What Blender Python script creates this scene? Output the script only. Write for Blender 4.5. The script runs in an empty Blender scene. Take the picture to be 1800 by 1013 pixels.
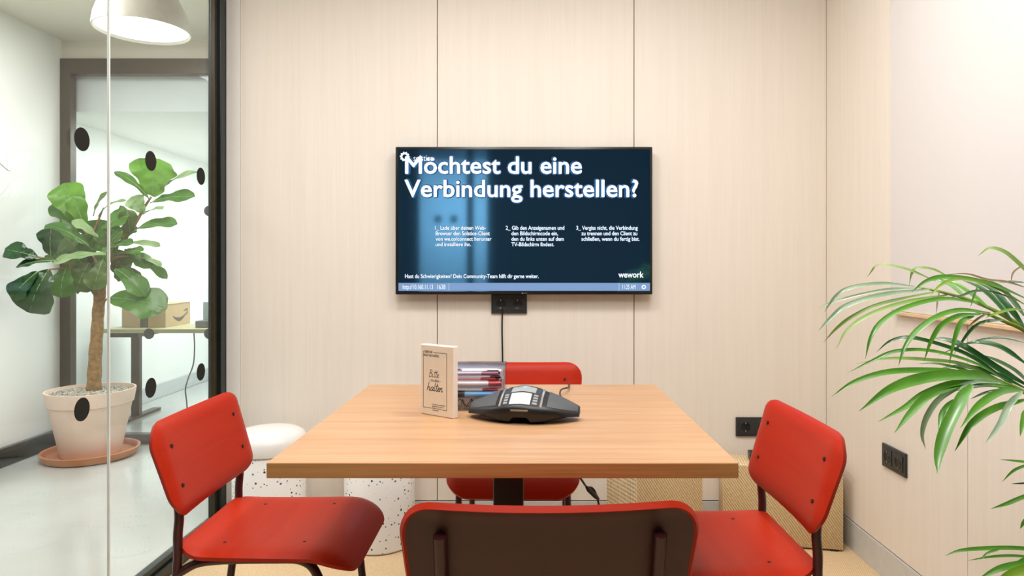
import bpy, bmesh, math, random
from mathutils import Vector, Matrix

random.seed(7)
scene = bpy.context.scene
C = scene.collection

# ------------------------------------------------------------------ camera, light, exposure
F = 1200.0                       # focal length in pixels of the 1800 x 1013 frame
VX, VY = 928.0, 465.0            # where the level view axis meets the picture
H = 1.124                        # eye height

cam_d = bpy.data.cameras.new('camera')
cam = bpy.data.objects.new('camera', cam_d)
C.objects.link(cam)
cam.location = (0, 0, H)
cam.rotation_euler = (math.pi / 2, 0, 0)
cam_d.sensor_fit = 'HORIZONTAL'
cam_d.sensor_width = 36.0
cam_d.lens = 36.0 * F / 1800.0
cam_d.shift_x = -(VX - 900.0) / 1800.0
cam_d.shift_y = -(506.5 - VY) / 1800.0
cam_d.clip_start = 0.05
scene.camera = cam

scene.view_settings.view_transform = 'Standard'
scene.view_settings.look = 'None'
scene.view_settings.gamma = 1.0
scene.view_settings.use_curve_mapping = False
scene.view_settings.exposure = 0.0

world = bpy.data.worlds.new('world')
scene.world = world
world.use_nodes = True
world.node_tree.nodes['Background'].inputs[0].default_value = (0.9, 0.95, 1.0, 1)
world.node_tree.nodes['Background'].inputs[1].default_value = 0.15
scene.cycles.use_denoising = True
scene.cycles.max_bounces = 10
scene.cycles.diffuse_bounces = 5
scene.cycles.transparent_max_bounces = 24
scene.cycles.sample_clamp_indirect = 6.0
scene.cycles.caustics_reflective = False
scene.cycles.caustics_refractive = False


def area(name, loc, sx, sy, power, color=(1, 1, 1), rot=(0, 0, 0), spread=180, shape='RECTANGLE'):
    d = bpy.data.lights.new(name, 'AREA')
    d.shape = shape
    d.size = sx
    d.size_y = sy
    d.energy = power
    d.color = color
    d.spread = math.radians(spread)
    o = bpy.data.objects.new(name, d)
    o.location = loc
    o.rotation_euler = rot
    C.objects.link(o)
    return o


WARM = (1.0, 0.98, 0.965)
COOL = (0.95, 0.99, 1.0)
ROOM_LAMPS = [(-0.46, 1.72), (0.50, 1.72), (0.02, 0.40)]  # last entry: added fill lamp for the low walls and front faces
CEIL = 2.62
for lx, ly in ROOM_LAMPS:
    area('room_lamp_light', (lx, ly, CEIL - 0.075), 0.34, 0.34, 13.0, WARM, spread=180, shape='DISK')
area('ceiling_fill_light', (0.0, 0.95, CEIL - 0.012), 1.9, 2.1, 43.0, WARM)  # added soft fill with no fitting, evens the light on the walls
area('hall_light', (-2.15, 2.6, 2.50), 0.5, 2.2, 50.0, (1.0, 0.97, 0.95))
area('far_room_light', (-2.0, 5.7, 2.08), 1.2, 1.8, 58.0, COOL)
area('lobby_light', (-0.8, -2.6, 2.3), 1.6, 0.4, 26.0, COOL, rot=(math.radians(-60), 0, 0), spread=120)

# ------------------------------------------------------------------ helpers


def W(u, v, Y):
    """the point at depth Y seen at pixel (u, v)"""
    return Vector(((u - VX) / F * Y, Y, H - (v - VY) / F * Y))


def lin(hexs):
    hexs = hexs.lstrip('#')
    out = []
    for i in (0, 2, 4):
        c = int(hexs[i:i + 2], 16) / 255.0
        out.append(c / 12.92 if c <= 0.04045 else ((c + 0.055) / 1.055) ** 2.4)
    return tuple(out) + (1.0,)


def newmat(name):
    m = bpy.data.materials.new(name)
    m.use_nodes = True
    nt = m.node_tree
    return m, nt, nt.nodes['Principled BSDF'], nt.nodes['Material Output']


def node(nt, kind, **kw):
    n = nt.nodes.new(kind)
    for k, v in kw.items():
        if k.startswith('i_'):
            n.inputs[k[2:].replace('_', ' ')].default_value = v
        else:
            setattr(n, k, v)
    return n


def coords(nt, scale=(1, 1, 1), rot=(0, 0, 0), kind='Object'):
    tc = node(nt, 'ShaderNodeTexCoord')
    mp = node(nt, 'ShaderNodeMapping')
    mp.inputs['Scale'].default_value = scale
    mp.inputs['Rotation'].default_value = rot
    nt.links.new(tc.outputs[kind], mp.inputs['Vector'])
    return mp.outputs['Vector']


def ramp(nt, fac, stops):
    r = node(nt, 'ShaderNodeValToRGB')
    el = r.color_ramp.elements
    while len(el) < len(stops):
        el.new(0.5)
    for e, (p, c) in zip(el, stops):
        e.position = p
        e.color = c
    nt.links.new(fac, r.inputs['Fac'])
    return r.outputs['Color']


def bump(nt, bsdf, height, strength=0.2, dist=0.002):
    b = node(nt, 'ShaderNodeBump')
    b.inputs['Strength'].default_value = strength
    b.inputs['Distance'].default_value = dist
    nt.links.new(height, b.inputs['Height'])
    nt.links.new(b.outputs['Normal'], bsdf.inputs['Normal'])


def plain(name, color, rough=0.5, metal=0.0, var=0.06, scale=30.0, bmp=0.0, spec=0.5, coat=0.0):
    m, nt, b, o = newmat(name)
    c = lin(color) if isinstance(color, str) else color
    v = coords(nt)
    n = node(nt, 'ShaderNodeTexNoise')
    n.inputs['Scale'].default_value = scale
    n.inputs['Detail'].default_value = 4
    nt.links.new(v, n.inputs['Vector'])
    lo = tuple(x * (1 - var) for x in c[:3]) + (1,)
    hi = tuple(min(1, x * (1 + var)) for x in c[:3]) + (1,)
    nt.links.new(ramp(nt, n.outputs['Fac'], [(0.3, lo), (0.7, hi)]), b.inputs['Base Color'])
    b.inputs['Roughness'].default_value = rough
    b.inputs['Metallic'].default_value = metal
    b.inputs['Specular IOR Level'].default_value = spec
    b.inputs['Coat Weight'].default_value = coat
    if bmp:
        bump(nt, b, n.outputs['Fac'], bmp)
    return m


def wood(name, c1, c2, c3, along='Z', rough=0.45, fine=1.0, spec=0.4):
    """streaky timber veneer with the grain along one axis"""
    m, nt, b, o = newmat(name)
    sc = {'Z': (38 * fine, 38 * fine, 0.9), 'X': (1.6, 46 * fine, 46 * fine)}[along]
    v = coords(nt, sc)
    n = node(nt, 'ShaderNodeTexNoise')
    n.inputs['Scale'].default_value = 1.0
    n.inputs['Detail'].default_value = 7
    n.inputs['Roughness'].default_value = 0.62
    n.inputs['Distortion'].default_value = 0.25
    nt.links.new(v, n.inputs['Vector'])
    v2 = coords(nt, tuple(s * 4.2 for s in sc))
    n2 = node(nt, 'ShaderNodeTexNoise')
    n2.inputs['Scale'].default_value = 1.0
    n2.inputs['Detail'].default_value = 5
    nt.links.new(v2, n2.inputs['Vector'])
    mx = node(nt, 'ShaderNodeMath', operation='MULTIPLY_ADD')
    nt.links.new(n2.outputs['Fac'], mx.inputs[0])
    mx.inputs[1].default_value = 0.35
    sub = node(nt, 'ShaderNodeMath', operation='MULTIPLY')
    nt.links.new(n.outputs['Fac'], sub.inputs[0])
    sub.inputs[1].default_value = 0.65
    nt.links.new(sub.outputs[0], mx.inputs[2])
    nt.links.new(ramp(nt, mx.outputs[0], [(0.34, lin(c1)), (0.5, lin(c2)), (0.66, lin(c3))]), b.inputs['Base Color'])
    b.inputs['Roughness'].default_value = rough
    b.inputs['Specular IOR Level'].default_value = spec
    bump(nt, b, mx.outputs[0], 0.06, 0.001)
    return m


def glass_mat(name, tint=(0.965, 0.985, 0.975, 1), ior=1.5, rough=0.0):
    m = bpy.data.materials.new(name)
    m.use_nodes = True
    nt = m.node_tree
    nt.nodes.remove(nt.nodes['Principled BSDF'])
    out = nt.nodes['Material Output']
    tr = node(nt, 'ShaderNodeBsdfTransparent')
    tr.inputs['Color'].default_value = tint
    gl = node(nt, 'ShaderNodeBsdfGlossy')
    gl.inputs['Roughness'].default_value = rough
    fr = node(nt, 'ShaderNodeFresnel')
    # leaving the pane the ratio turns round; feed its inverse so both faces mirror alike
    geo = node(nt, 'ShaderNodeNewGeometry')
    mr = node(nt, 'ShaderNodeMapRange')
    mr.inputs['To Min'].default_value = ior
    mr.inputs['To Max'].default_value = 1.0 / ior
    nt.links.new(geo.outputs['Backfacing'], mr.inputs['Value'])
    nt.links.new(mr.outputs[0], fr.inputs['IOR'])
    mix = node(nt, 'ShaderNodeMixShader')
    nt.links.new(fr.outputs[0], mix.inputs['Fac'])
    nt.links.new(tr.outputs[0], mix.inputs[1])
    nt.links.new(gl.outputs[0], mix.inputs[2])
    nt.links.new(mix.outputs[0], out.inputs['Surface'])
    return m


def emit(name, color, strength=1.0):
    m = bpy.data.materials.new(name)
    m.use_nodes = True
    nt = m.node_tree
    b = nt.nodes['Principled BSDF']
    c = lin(color) if isinstance(color, str) else color
    b.inputs['Base Color'].default_value = (0.02, 0.02, 0.02, 1)
    b.inputs['Roughness'].default_value = 0.4
    b.inputs['Emission Color'].default_value = c
    b.inputs['Emission Strength'].default_value = strength
    return m


def leafmat(name, c1, c2, rough=0.35, trans=0.25, spec=0.5):
    m, nt, b, out = newmat(name)
    v = coords(nt)
    n = node(nt, 'ShaderNodeTexNoise')
    n.inputs['Scale'].default_value = 14.0
    n.inputs['Detail'].default_value = 5
    nt.links.new(v, n.inputs['Vector'])
    col = ramp(nt, n.outputs['Fac'], [(0.3, lin(c1)), (0.7, lin(c2))])
    nt.links.new(col, b.inputs['Base Color'])
    b.inputs['Roughness'].default_value = rough
    b.inputs['Specular IOR Level'].default_value = spec
    t = node(nt, 'ShaderNodeBsdfTranslucent')
    nt.links.new(col, t.inputs['Color'])
    mix = node(nt, 'ShaderNodeMixShader')
    mix.inputs['Fac'].default_value = trans
    nt.links.new(b.outputs[0], mix.inputs[1])
    nt.links.new(t.outputs[0], mix.inputs[2])
    nt.links.new(mix.outputs[0], out.inputs['Surface'])
    bump(nt, b, n.outputs['Fac'], 0.15, 0.003)
    return m


def thing(name, label, cat, loc=(0, 0, 0), rotz=0.0, group=None, kind=None):
    o = bpy.data.objects.new(name, None)
    o.empty_display_size = 0.05
    o.location = loc
    o.rotation_euler = (0, 0, rotz)
    if label:
        o['label'] = label
    if cat:
        o['category'] = cat
    if group:
        o['group'] = group
    if kind:
        o['kind'] = kind
    C.objects.link(o)
    return o


def tag(o, label, cat, group=None):
    o['label'] = label
    o['category'] = cat
    if group:
        o['group'] = group
    return o


def basis(o):
    m = Matrix.Identity(4)
    while o is not None:
        m = o.matrix_basis @ m
        o = o.parent
    return m


def obj(name, bm, mat, parent=None, world=False, smooth=False, kind=None, label=None):
    """one mesh object; world=True: the shape is given in world coordinates"""
    if world and parent is not None:
        bmesh.ops.transform(bm, matrix=basis(parent).inverted(), verts=bm.verts)
    bmesh.ops.recalc_face_normals(bm, faces=bm.faces)
    me = bpy.data.meshes.new(name)
    bm.to_mesh(me)
    bm.free()
    if isinstance(mat, (list, tuple)):
        for x in mat:
            me.materials.append(x)
    elif mat:
        me.materials.append(mat)
    if smooth:
        for p in me.polygons:
            p.use_smooth = True
        if smooth != 'all':
            me.set_sharp_from_angle(angle=math.radians(40))
    o = bpy.data.objects.new(name, me)
    C.objects.link(o)
    o.parent = parent
    if kind:
        o['kind'] = kind
    if label:
        o['label'] = label
    return o


def share(src, name, parent, loc=(0, 0, 0), rotz=0.0):
    o = bpy.data.objects.new(name, src.data)
    C.objects.link(o)
    o.parent = parent
    o.location = loc
    o.rotation_euler = (0, 0, rotz)
    return o


def add_box(bm, x0, x1, y0, y1, z0, z1, bevel=0.0, seg=2, mat=0):
    vs = [bm.verts.new((x, y, z)) for x in (x0, x1) for y in (y0, y1) for z in (z0, z1)]
    fs = []
    for q in ((0, 1, 3, 2), (4, 6, 7, 5), (0, 4, 5, 1), (2, 3, 7, 6), (0, 2, 6, 4), (1, 5, 7, 3)):
        f = bm.faces.new([vs[i] for i in q])
        f.material_index = mat
        fs.append(f)
    if bevel:
        bmesh.ops.recalc_face_normals(bm, faces=fs)
        es = list({e for f in fs for e in f.edges})
        bmesh.ops.bevel(bm, geom=es, offset=bevel, segments=seg, affect='EDGES', profile=0.5)
    return bm


def box(x0, x1, y0, y1, z0, z1, bevel=0.0, seg=2):
    return add_box(bmesh.new(), x0, x1, y0, y1, z0, z1, bevel, seg)


def catmull(pts, n=8):
    pts = [Vector(p) for p in pts]
    if len(pts) < 3:
        return pts
    out = []
    P = [pts[0] * 2 - pts[1]] + pts + [pts[-1] * 2 - pts[-2]]
    for i in range(1, len(P) - 2):
        a, b, c, d = P[i - 1], P[i], P[i + 1], P[i + 2]
        for k in range(n):
            t = k / n
            out.append(0.5 * ((2 * b) + (c - a) * t + (2 * a - 5 * b + 4 * c - d) * t * t + (3 * b - a - 3 * c + d) * t ** 3))
    out.append(pts[-1])
    return out


def add_tube(bm, pts, rad, seg=10, cap=True):
    pts = [Vector(p) for p in pts]
    n = len(pts)
    rads = rad if isinstance(rad, (list, tuple)) else [rad] * n
    if len(rads) != n:
        rads = [rads[0] + (rads[-1] - rads[0]) * i / (n - 1) for i in range(n)]
    rings = []
    up = None
    for i in range(n):
        t = (pts[min(i + 1, n - 1)] - pts[max(i - 1, 0)]).normalized()
        if up is None:
            up = Vector((0, 0, 1)) if abs(t.z) < 0.9 else Vector((1, 0, 0))
        up = (up - t * up.dot(t)).normalized()
        s = t.cross(up)
        rings.append([bm.verts.new(pts[i] + (up * math.cos(a) + s * math.sin(a)) * rads[i])
                      for a in (2 * math.pi * k / seg for k in range(seg))])
    for i in range(n - 1):
        for k in range(seg):
            bm.faces.new((rings[i][k], rings[i][(k + 1) % seg], rings[i + 1][(k + 1) % seg], rings[i + 1][k]))
    if cap:
        bm.faces.new(rings[0][::-1])
        bm.faces.new(rings[-1])
    return bm


def tube(pts, rad, seg=10):
    return add_tube(bmesh.new(), pts, rad, seg)


def add_lathe(bm, prof, seg=40, c=(0, 0, 0), close=False):
    rings = []
    for r, z in prof:
        if r < 1e-6:
            rings.append([bm.verts.new((c[0], c[1], c[2] + z))])
        else:
            rings.append([bm.verts.new((c[0] + r * math.cos(a), c[1] + r * math.sin(a), c[2] + z))
                          for a in (2 * math.pi * k / seg for k in range(seg))])
    for A, B in zip(rings, rings[1:]):
        for k in range(seg):
            k2 = (k + 1) % seg
            if len(A) == 1 and len(B) == 1:
                continue
            if len(A) == 1:
                bm.faces.new((A[0], B[k], B[k2]))
            elif len(B) == 1:
                bm.faces.new((A[k], B[0], A[k2]))
            else:
                bm.faces.new((A[k], A[k2], B[k2], B[k]))
    return bm


def lathe(prof, seg=40, c=(0, 0, 0)):
    return add_lathe(bmesh.new(), prof, seg, c)


def disc_bm(center, axis, radius, thick, seg=40):
    """a flat round plate; axis = its normal"""
    bm = bmesh.new()
    add_lathe(bm, [(0, -thick / 2), (radius, -thick / 2), (radius, thick / 2), (0, thick / 2)], seg)
    q = Vector((0, 0, 1)).rotation_difference(Vector(axis))
    bmesh.ops.transform(bm, matrix=Matrix.Translation(center) @ q.to_matrix().to_4x4(), verts=bm.verts)
    return bm


def text_bm(s, bold=0.0, depth=0.0, shear=0.0, spacing=1.0):
    """outline lettering; a heavier weight is made of copies shifted a little"""
    one = text_mesh(s, depth, shear, spacing)
    if bold <= 0:
        return one
    vs = [v.co.copy() for v in one.verts]
    fs = [[v.index for v in f.verts] for f in one.faces]
    one.free()
    out = bmesh.new()
    for k in range(8):
        a = 2 * math.pi * k / 8
        d = Vector((math.cos(a) * bold, math.sin(a) * bold, 0))
        nv = [out.verts.new(c + d) for c in vs]
        for f in fs:
            out.faces.new([nv[i] for i in f])
    return out


def text_mesh(s, depth=0.0, shear=0.0, spacing=1.0):
    cu = bpy.data.curves.new('t', 'FONT')
    cu.body = s
    cu.size = 1.0
    cu.extrude = depth
    cu.shear = shear
    cu.space_character = spacing
    cu.resolution_u = 3
    o = bpy.data.objects.new('t', cu)
    C.objects.link(o)
    dg = bpy.context.evaluated_depsgraph_get()
    me = bpy.data.meshes.new_from_object(o.evaluated_get(dg))
    bm = bmesh.new()
    bm.from_mesh(me)
    bm.verts.index_update()
    bpy.data.objects.remove(o)
    bpy.data.curves.remove(cu)
    bpy.data.meshes.remove(me)
    return bm


def fit_text(s, x0, x1, base, cap, to, bold=0.0, shear=0.0, depth=0.0, spacing=1.0):
    """lettering whose box runs x0..x1, baseline and capital height given; 'to' maps (x, y, z) to the place"""
    bm = text_bm(s, bold, depth, shear, spacing)
    xs = [v.co.x for v in bm.verts]
    a, b = min(xs), max(xs)
    sy = cap / 0.70
    for v in bm.verts:
        x = x0 + (v.co.x - a) / (b - a) * (x1 - x0)
        v.co = to(x, base + v.co.y * sy, v.co.z)
    return bm


def join_bm(bms):
    out = bmesh.new()
    for b in bms:
        me = bpy.data.meshes.new('j')
        b.to_mesh(me)
        b.free()
        out.from_mesh(me)
        bpy.data.meshes.remove(me)
    return out


def rrect(A, B, r, n=8, taper=0.0):
    """rounded rectangle outline, half sizes A, B"""
    pts = []
    for cx, cy, a0 in ((A - r, B - r, 0), (-A + r, B - r, 90), (-A + r, -B + r, 180), (A - r, -B + r, 270)):
        for k in range(n + 1):
            a = math.radians(a0 + 90 * k / n)
            pts.append((cx + r * math.cos(a), cy + r * math.sin(a)))
    # fill the straight runs
    out = []
    m = len(pts)
    for i in range(m):
        p, q = pts[i], pts[(i + 1) % m]
        out.append(p)
        L = math.hypot(q[0] - p[0], q[1] - p[1])
        k = int(L / 0.03)
        for j in range(1, k + 1):
            t = j / (k + 1)
            out.append((p[0] + (q[0] - p[0]) * t, p[1] + (q[1] - p[1]) * t))
    return [(x * (1 + taper * y / B), y) for x, y in out]


def shell_bm(outline, surf, thick, rings=(0.0, 0.25, 0.5, 0.68, 0.8, 0.88, 0.94, 0.98, 1.0)):
    """a moulded sheet over an outline; surf(x, y) -> point of its upper face"""
    bm = bmesh.new()
    e = 1e-4

    def nrm(x, y):
        a = surf(x + e, y) - surf(x - e, y)
        b = surf(x, y + e) - surf(x, y - e)
        return a.cross(b).normalized()
    top, bot = [], []
    for r in rings:
        if r == 0:
            top.append([bm.verts.new(surf(0, 0))])
            bot.append([bm.verts.new(surf(0, 0) - nrm(0, 0) * thick)])
        else:
            tr, br = [], []
            for x, y in outline:
                p, n = surf(x * r, y * r), nrm(x * r, y * r)
                tr.append(bm.verts.new(p))
                br.append(bm.verts.new(p - n * thick))
            top.append(tr)
            bot.append(br)
    N = len(outline)
    nr = len(rings)
    for R, flip in ((top, False), (bot, True)):
        for A, B in zip(R, R[1:]):
            for k in range(N):
                k2 = (k + 1) % N
                f = (A[0], B[k], B[k2]) if len(A) == 1 else (A[k], B[k], B[k2], A[k2])
                fa_ = bm.faces.new(f[::-1] if flip else f)
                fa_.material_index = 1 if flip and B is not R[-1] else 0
    for k in range(N):
        k2 = (k + 1) % N
        bm.faces.new((top[-1][k], bot[-1][k], bot[-1][k2], top[-1][k2]))
    return bm


# ------------------------------------------------------------------ materials
M_PANEL = wood('pale_maple_veneer', 'e3d9cc', 'e6ddd1', 'e9e0d5', 'Z', rough=0.5, spec=0.3)
M_JOINT = plain('panel_joint', '75654d', 0.8)
M_WHITE = plain('white_paint', 'e9e6e0', 0.6, var=0.015, scale=4)
M_HALL = plain('hall_white_paint', 'e6e8e4', 0.55, var=0.015, scale=4)
M_CEIL = plain('ceiling_paint', 'dad6ce', 0.7, var=0.02, scale=4)
M_HCEIL = plain('hall_ceiling_paint', 'd6d3c6', 0.6, var=0.03, scale=2)
M_DARKWALL = plain('charcoal_paint', '1d2022', 0.7)
M_BASE = plain('brushed_aluminium', 'c6c6c2', 0.4, metal=0.0, var=0.04)
M_FRAME = plain('dark_green_black_metal', '15201f', 0.32, metal=0.2, var=0.1)
M_FRAME2 = plain('bronze_metal_frame', '3a3425', 0.35, metal=0.3, var=0.08)
M_GLASS = glass_mat('partition_glass', (0.98, 0.985, 0.978, 1), 1.34)
M_GLASS2 = glass_mat('far_glass', (0.94, 0.965, 0.975, 1), 1.4)
M_ACRYL = glass_mat('clear_acrylic', (0.985, 0.985, 0.99, 1), 1.40, 0.02)
M_GEDGE = plain('glass_edge_seal', 'eef2ee', 0.2, var=0.02)
M_DOT = plain('dot_sticker_vinyl', '14130e', 0.5, spec=0.2)
M_DOTG = plain('grey_dot_vinyl', '4a5250', 0.5)
M_CONC = plain('polished_concrete', 'b9bcb8', 0.16, var=0.06, scale=3)
M_HBASE = plain('dark_glossy_skirting', '16211f', 0.12, var=0.12)
M_TABLE = wood('oak_table_top', 'ab835c', 'b98f69', 'c49c77', 'X', rough=0.36, fine=0.8)
M_TEDGE = wood('oak_table_edge', 'a87440', 'b8854f', 'c4925c', 'X', rough=0.45, fine=1.6)
M_BLACK = plain('black_powder_coat', '101514', 0.4, var=0.15)
M_PLASTIC = plain('black_plastic', '17191a', 0.35, var=0.1)
M_SOCK = plain('anthracite_plastic', '2c2f30', 0.35, var=0.06)
M_SOCKIN = plain('socket_recess', '0b0c0c', 0.4)
M_STEEL = plain('steel', 'b8b8b4', 0.25, metal=1.0)
M_RED = wood('red_stained_ply', 'a8240c', 'ad270d', 'b22a0f', 'X', rough=0.42, fine=1.4, spec=0.16)
M_REDSHADE = plain('red_ply_shaded_reverse', '4b2620', 0.5, var=0.06)  # shade on the chairs' rear and under faces, put into the colour
M_REDEDGE = plain('dark_red_tube', '3f1618', 0.35, var=0.1)
M_SCREW = plain('black_screw', '140d0b', 0.4)
M_WHITEP = plain('white_plastic', 'e8e6e2', 0.35, var=0.01)
M_PAPER = plain('sign_card', 'e3d3bd', 0.6, var=0.03)
M_PAPERW = plain('sign_edge', 'efe6dc', 0.5, var=0.02)
M_INK = plain('black_ink', '17110d', 0.6)
M_TERRA = plain('terracotta', 'b9774c', 0.6, var=0.12, scale=9)
M_POT = plain('pale_clay_pot', 'e4cbb9', 0.55, var=0.05, scale=7)
M_BARK = plain('fig_bark', '8a6a3c', 0.75, var=0.4, scale=45, bmp=0.6)
M_CARD = plain('cardboard', 'b9a07a', 0.7, var=0.05)
M_TAPE = plain('packing_tape', '4b463e', 0.35)
M_GREY = plain('grey_device_plastic', '6d7270', 0.4)
M_DESK = plain('pale_green_wood', 'b9b48a', 0.5, var=0.06)
M_CORD = plain('black_cable', '0f0f0e', 0.45)
M_PHONE = plain('phone_black_plastic', '0a0b0c', 0.42, var=0.1)
M_PHONEG = plain('phone_grey_mesh', '4a4e51', 0.45, var=0.18, scale=500, bmp=0.3)
M_SILVER = plain('silver_trim', 'c9cbcc', 0.22, metal=0.8)
M_LCD = plain('lcd_glass', '8d9490', 0.15)
M_KEYS = plain('white_keypad', 'e6e6e6', 0.35, var=0.01)
M_KEYG = plain('grey_key', '8f9396', 0.35)


def speckle_mat():
    m, nt, b, o = newmat('white_speckled_terrazzo')
    v = coords(nt)
    vo = node(nt, 'ShaderNodeTexVoronoi')
    vo.inputs['Scale'].default_value = 95.0
    nt.links.new(v, vo.inputs['Vector'])
    n = node(nt, 'ShaderNodeTexNoise')
    n.inputs['Scale'].default_value = 60.0
    nt.links.new(v, n.inputs['Vector'])
    # each cell draws its own fleck size, most draw none
    sep = node(nt, 'ShaderNodeSeparateColor')
    nt.links.new(vo.outputs['Color'], sep.inputs[0])
    th = node(nt, 'ShaderNodeMapRange')
    th.inputs['From Min'].default_value = 0.62
    th.inputs['From Max'].default_value = 1.0
    th.inputs['To Min'].default_value = 0.0
    th.inputs['To Max'].default_value = 0.42
    nt.links.new(sep.outputs[0], th.inputs['Value'])
    lt = node(nt, 'ShaderNodeMath', operation='LESS_THAN')
    nt.links.new(vo.outputs['Distance'], lt.inputs[0])
    nt.links.new(th.outputs[0], lt.inputs[1])
    fleck = ramp(nt, sep.outputs[1], [(0.0, lin('23262c')), (0.6, lin('3c3a39')), (1.0, lin('8b8a88'))])
    mix = node(nt, 'ShaderNodeMix', data_type='RGBA')
    nt.links.new(lt.outputs[0], mix.inputs['Factor'])
    mix.inputs['A'].default_value = lin('e9e7e4')
    nt.links.new(fleck, mix.inputs['B'])
    nt.links.new(mix.outputs['Result'], b.inputs['Base Color'])
    b.inputs['Roughness'].default_value = 0.45
    return m


def carpet_mat(name, c1, c2, c3, scale, rot, strength=0.5):
    """woven flat carpet: two crossing sets of ribs"""
    m, nt, b, o = newmat(name)
    v = coords(nt, (1, 1, 1), rot)
    w = node(nt, 'ShaderNodeTexWave', wave_type='BANDS', bands_direction='X')
    w.inputs['Scale'].default_value = scale
    w.inputs['Distortion'].default_value = 1.2
    w.inputs['Detail'].default_value = 1.0
    w.inputs['Detail Scale'].default_value = 3.0
    nt.links.new(v, w.inputs['Vector'])
    w2 = node(nt, 'ShaderNodeTexWave', wave_type='BANDS', bands_direction='Y')
    w2.inputs['Scale'].default_value = scale * 0.8
    w2.inputs['Distortion'].default_value = 1.0
    nt.links.new(v, w2.inputs['Vector'])
    n = node(nt, 'ShaderNodeTexNoise')
    n.inputs['Scale'].default_value = 90.0
    n.inputs['Detail'].default_value = 3
    nt.links.new(v, n.inputs['Vector'])
    a = node(nt, 'ShaderNodeMath', operation='ADD')
    nt.links.new(w.outputs['Fac'], a.inputs[0])
    nt.links.new(w2.outputs['Fac'], a.inputs[1])
    h = node(nt, 'ShaderNodeMath', operation='MULTIPLY_ADD')
    nt.links.new(a.outputs[0], h.inputs[0])
    h.inputs[1].default_value = 0.32
    h2 = node(nt, 'ShaderNodeMath', operation='MULTIPLY')
    nt.links.new(n.outputs['Fac'], h2.inputs[0])
    h2.inputs[1].default_value = 0.36
    nt.links.new(h2.outputs[0], h.inputs[2])
    nt.links.new(ramp(nt, h.outputs[0], [(0.2, lin(c1)), (0.5, lin(c2)), (0.8, lin(c3))]), b.inputs['Base Color'])
    b.inputs['Roughness'].default_value = 0.9
    b.inputs['Specular IOR Level'].default_value = 0.15
    bump(nt, b, h.outputs[0], strength, 0.003)
    return m


M_SPECK = speckle_mat()
M_CARPET = carpet_mat('beige_woven_carpet', 'b89a70', 'd9be97', 'e6cfab', 55, (0, 0, 0.6))
M_POUF = carpet_mat('beige_diagonal_weave', 'b09468', 'd8c09a', 'ead8b6', 36, (0.0, 0.6, 0.0), 0.8)

# ------------------------------------------------------------------ the room
YB = 2.92          # rear wall
XR = 1.277         # right wall
XG = -1.29         # room-side face of the glass partition
YF = -1.5          # wall behind the viewer
ZT = CEIL

obj('floor', box(XG - 0.055, XR + 0.05, YF, YB + 0.05, -0.05, 0), M_CARPET, kind='structure')
obj('ceiling', box(XG - 0.055, XR + 0.05, YF - 0.05, YB + 0.05, CEIL, CEIL + 0.05), M_CEIL, kind='structure')

# rear wall with veneered panels and dark recessed joints
wb = thing('wall_back', None, None, (0, YB, 0), kind='structure')
obj('wall_core', box(XG - 0.06, XR + 0.06, YB + 0.012, YB + 0.08, 0, ZT), M_JOINT, wb, world=True)
seams = [(422 - VX) / F * YB, (768.5 - VX) / F * YB, (1114.5 - VX) / F * YB, XR]
for i in range(3):
    g = 0.0017
    obj('panel', box(seams[i] + (0.001 if i == 0 else g), seams[i + 1] - (g if i < 2 else 0.0), YB, YB + 0.012, 0.114, ZT - 0.001, 0.0008, 1), M_PANEL, wb, world=True)
obj('trim_1', box(XG + 0.001, seams[0], YB - 0.004, YB + 0.012, 0, ZT - 0.001, 0.001, 1), M_WHITE, kind='structure')
obj('baseboard_back', box(seams[0] + 0.001, XR - 0.001, YB - 0.002, YB + 0.012, 0.0, 0.110, 0.001, 1), M_BASE, kind='structure')

# right wall
wr = thing('wall_right', None, None, (XR, 0, 0), kind='structure')
obj('wall_core', box(XR + 0.012, XR + 0.08, YF, YB + 0.08, 0, ZT), M_JOINT, wr, world=True)
ys = [YB, F * XR / (1700.5 - VX), F * XR / (1700.5 - VX) - 0.935, F * XR / (1700.5 - VX) - 1.87, YF]
for i in range(4):
    g = 0.0015
    obj('panel', box(XR, XR + 0.012, ys[i + 1] + g, ys[i] - (g if i else 0.0006), 0.114, ZT - 0.001, 0.0008, 1), M_PANEL if i < 2 else M_DARKWALL, wr, world=True)  # unseen panels past the board made charcoal to cut bounce light
obj('baseboard_right', box(XR - 0.003, XR + 0.012, YF, YB - 0.002, 0.0, 0.110, 0.001, 1), M_BASE, kind='structure')

# wall behind the viewer, with a glazed door to a bright lobby
wf = thing('wall_front', None, None, (0, YF, 0), kind='structure')
DX = [-1.345, -1.16, -0.65, -0.58, -0.434, XR + 0.08]
DZ = 2.36
for a, b_ in ((0, 1), (2, 3), (4, 5)):
    obj('wall_section', box(DX[a], DX[b_], YF - 0.1, YF, 0, DZ), M_DARKWALL, wf, world=True)
obj('wall_section', box(DX[0], DX[5], YF - 0.1, YF, DZ, ZT), M_DARKWALL, wf, world=True)
d1 = thing('door_1', None, None, (-0.9, YF - 0.05, 0), kind='structure')
obj('glass_pane', box(-1.155, -0.655, YF - 0.056, YF - 0.044, 0.01, DZ - 0.005), M_GLASS, d1, world=True)
obj('glass_pane', box(-0.576, -0.438, YF - 0.056, YF - 0.044, 0.01, DZ - 0.005), M_GLASS, d1, world=True)
for dx in (-0.958, -0.79):
    obj('dot_sticker', disc_bm((dx, YF - 0.042, 1.606), (0, 1, 0), 0.042, 0.001), M_DOT, d1, world=True)
obj('floor_lobby', box(-2.4, 1.4, -4.0, YF - 0.1, -0.05, 0), M_CONC, kind='structure')
obj('wall_lobby', box(-2.4, 1.4, -4.05, -4.0, 0, ZT), M_HALL, kind='structure')

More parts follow.
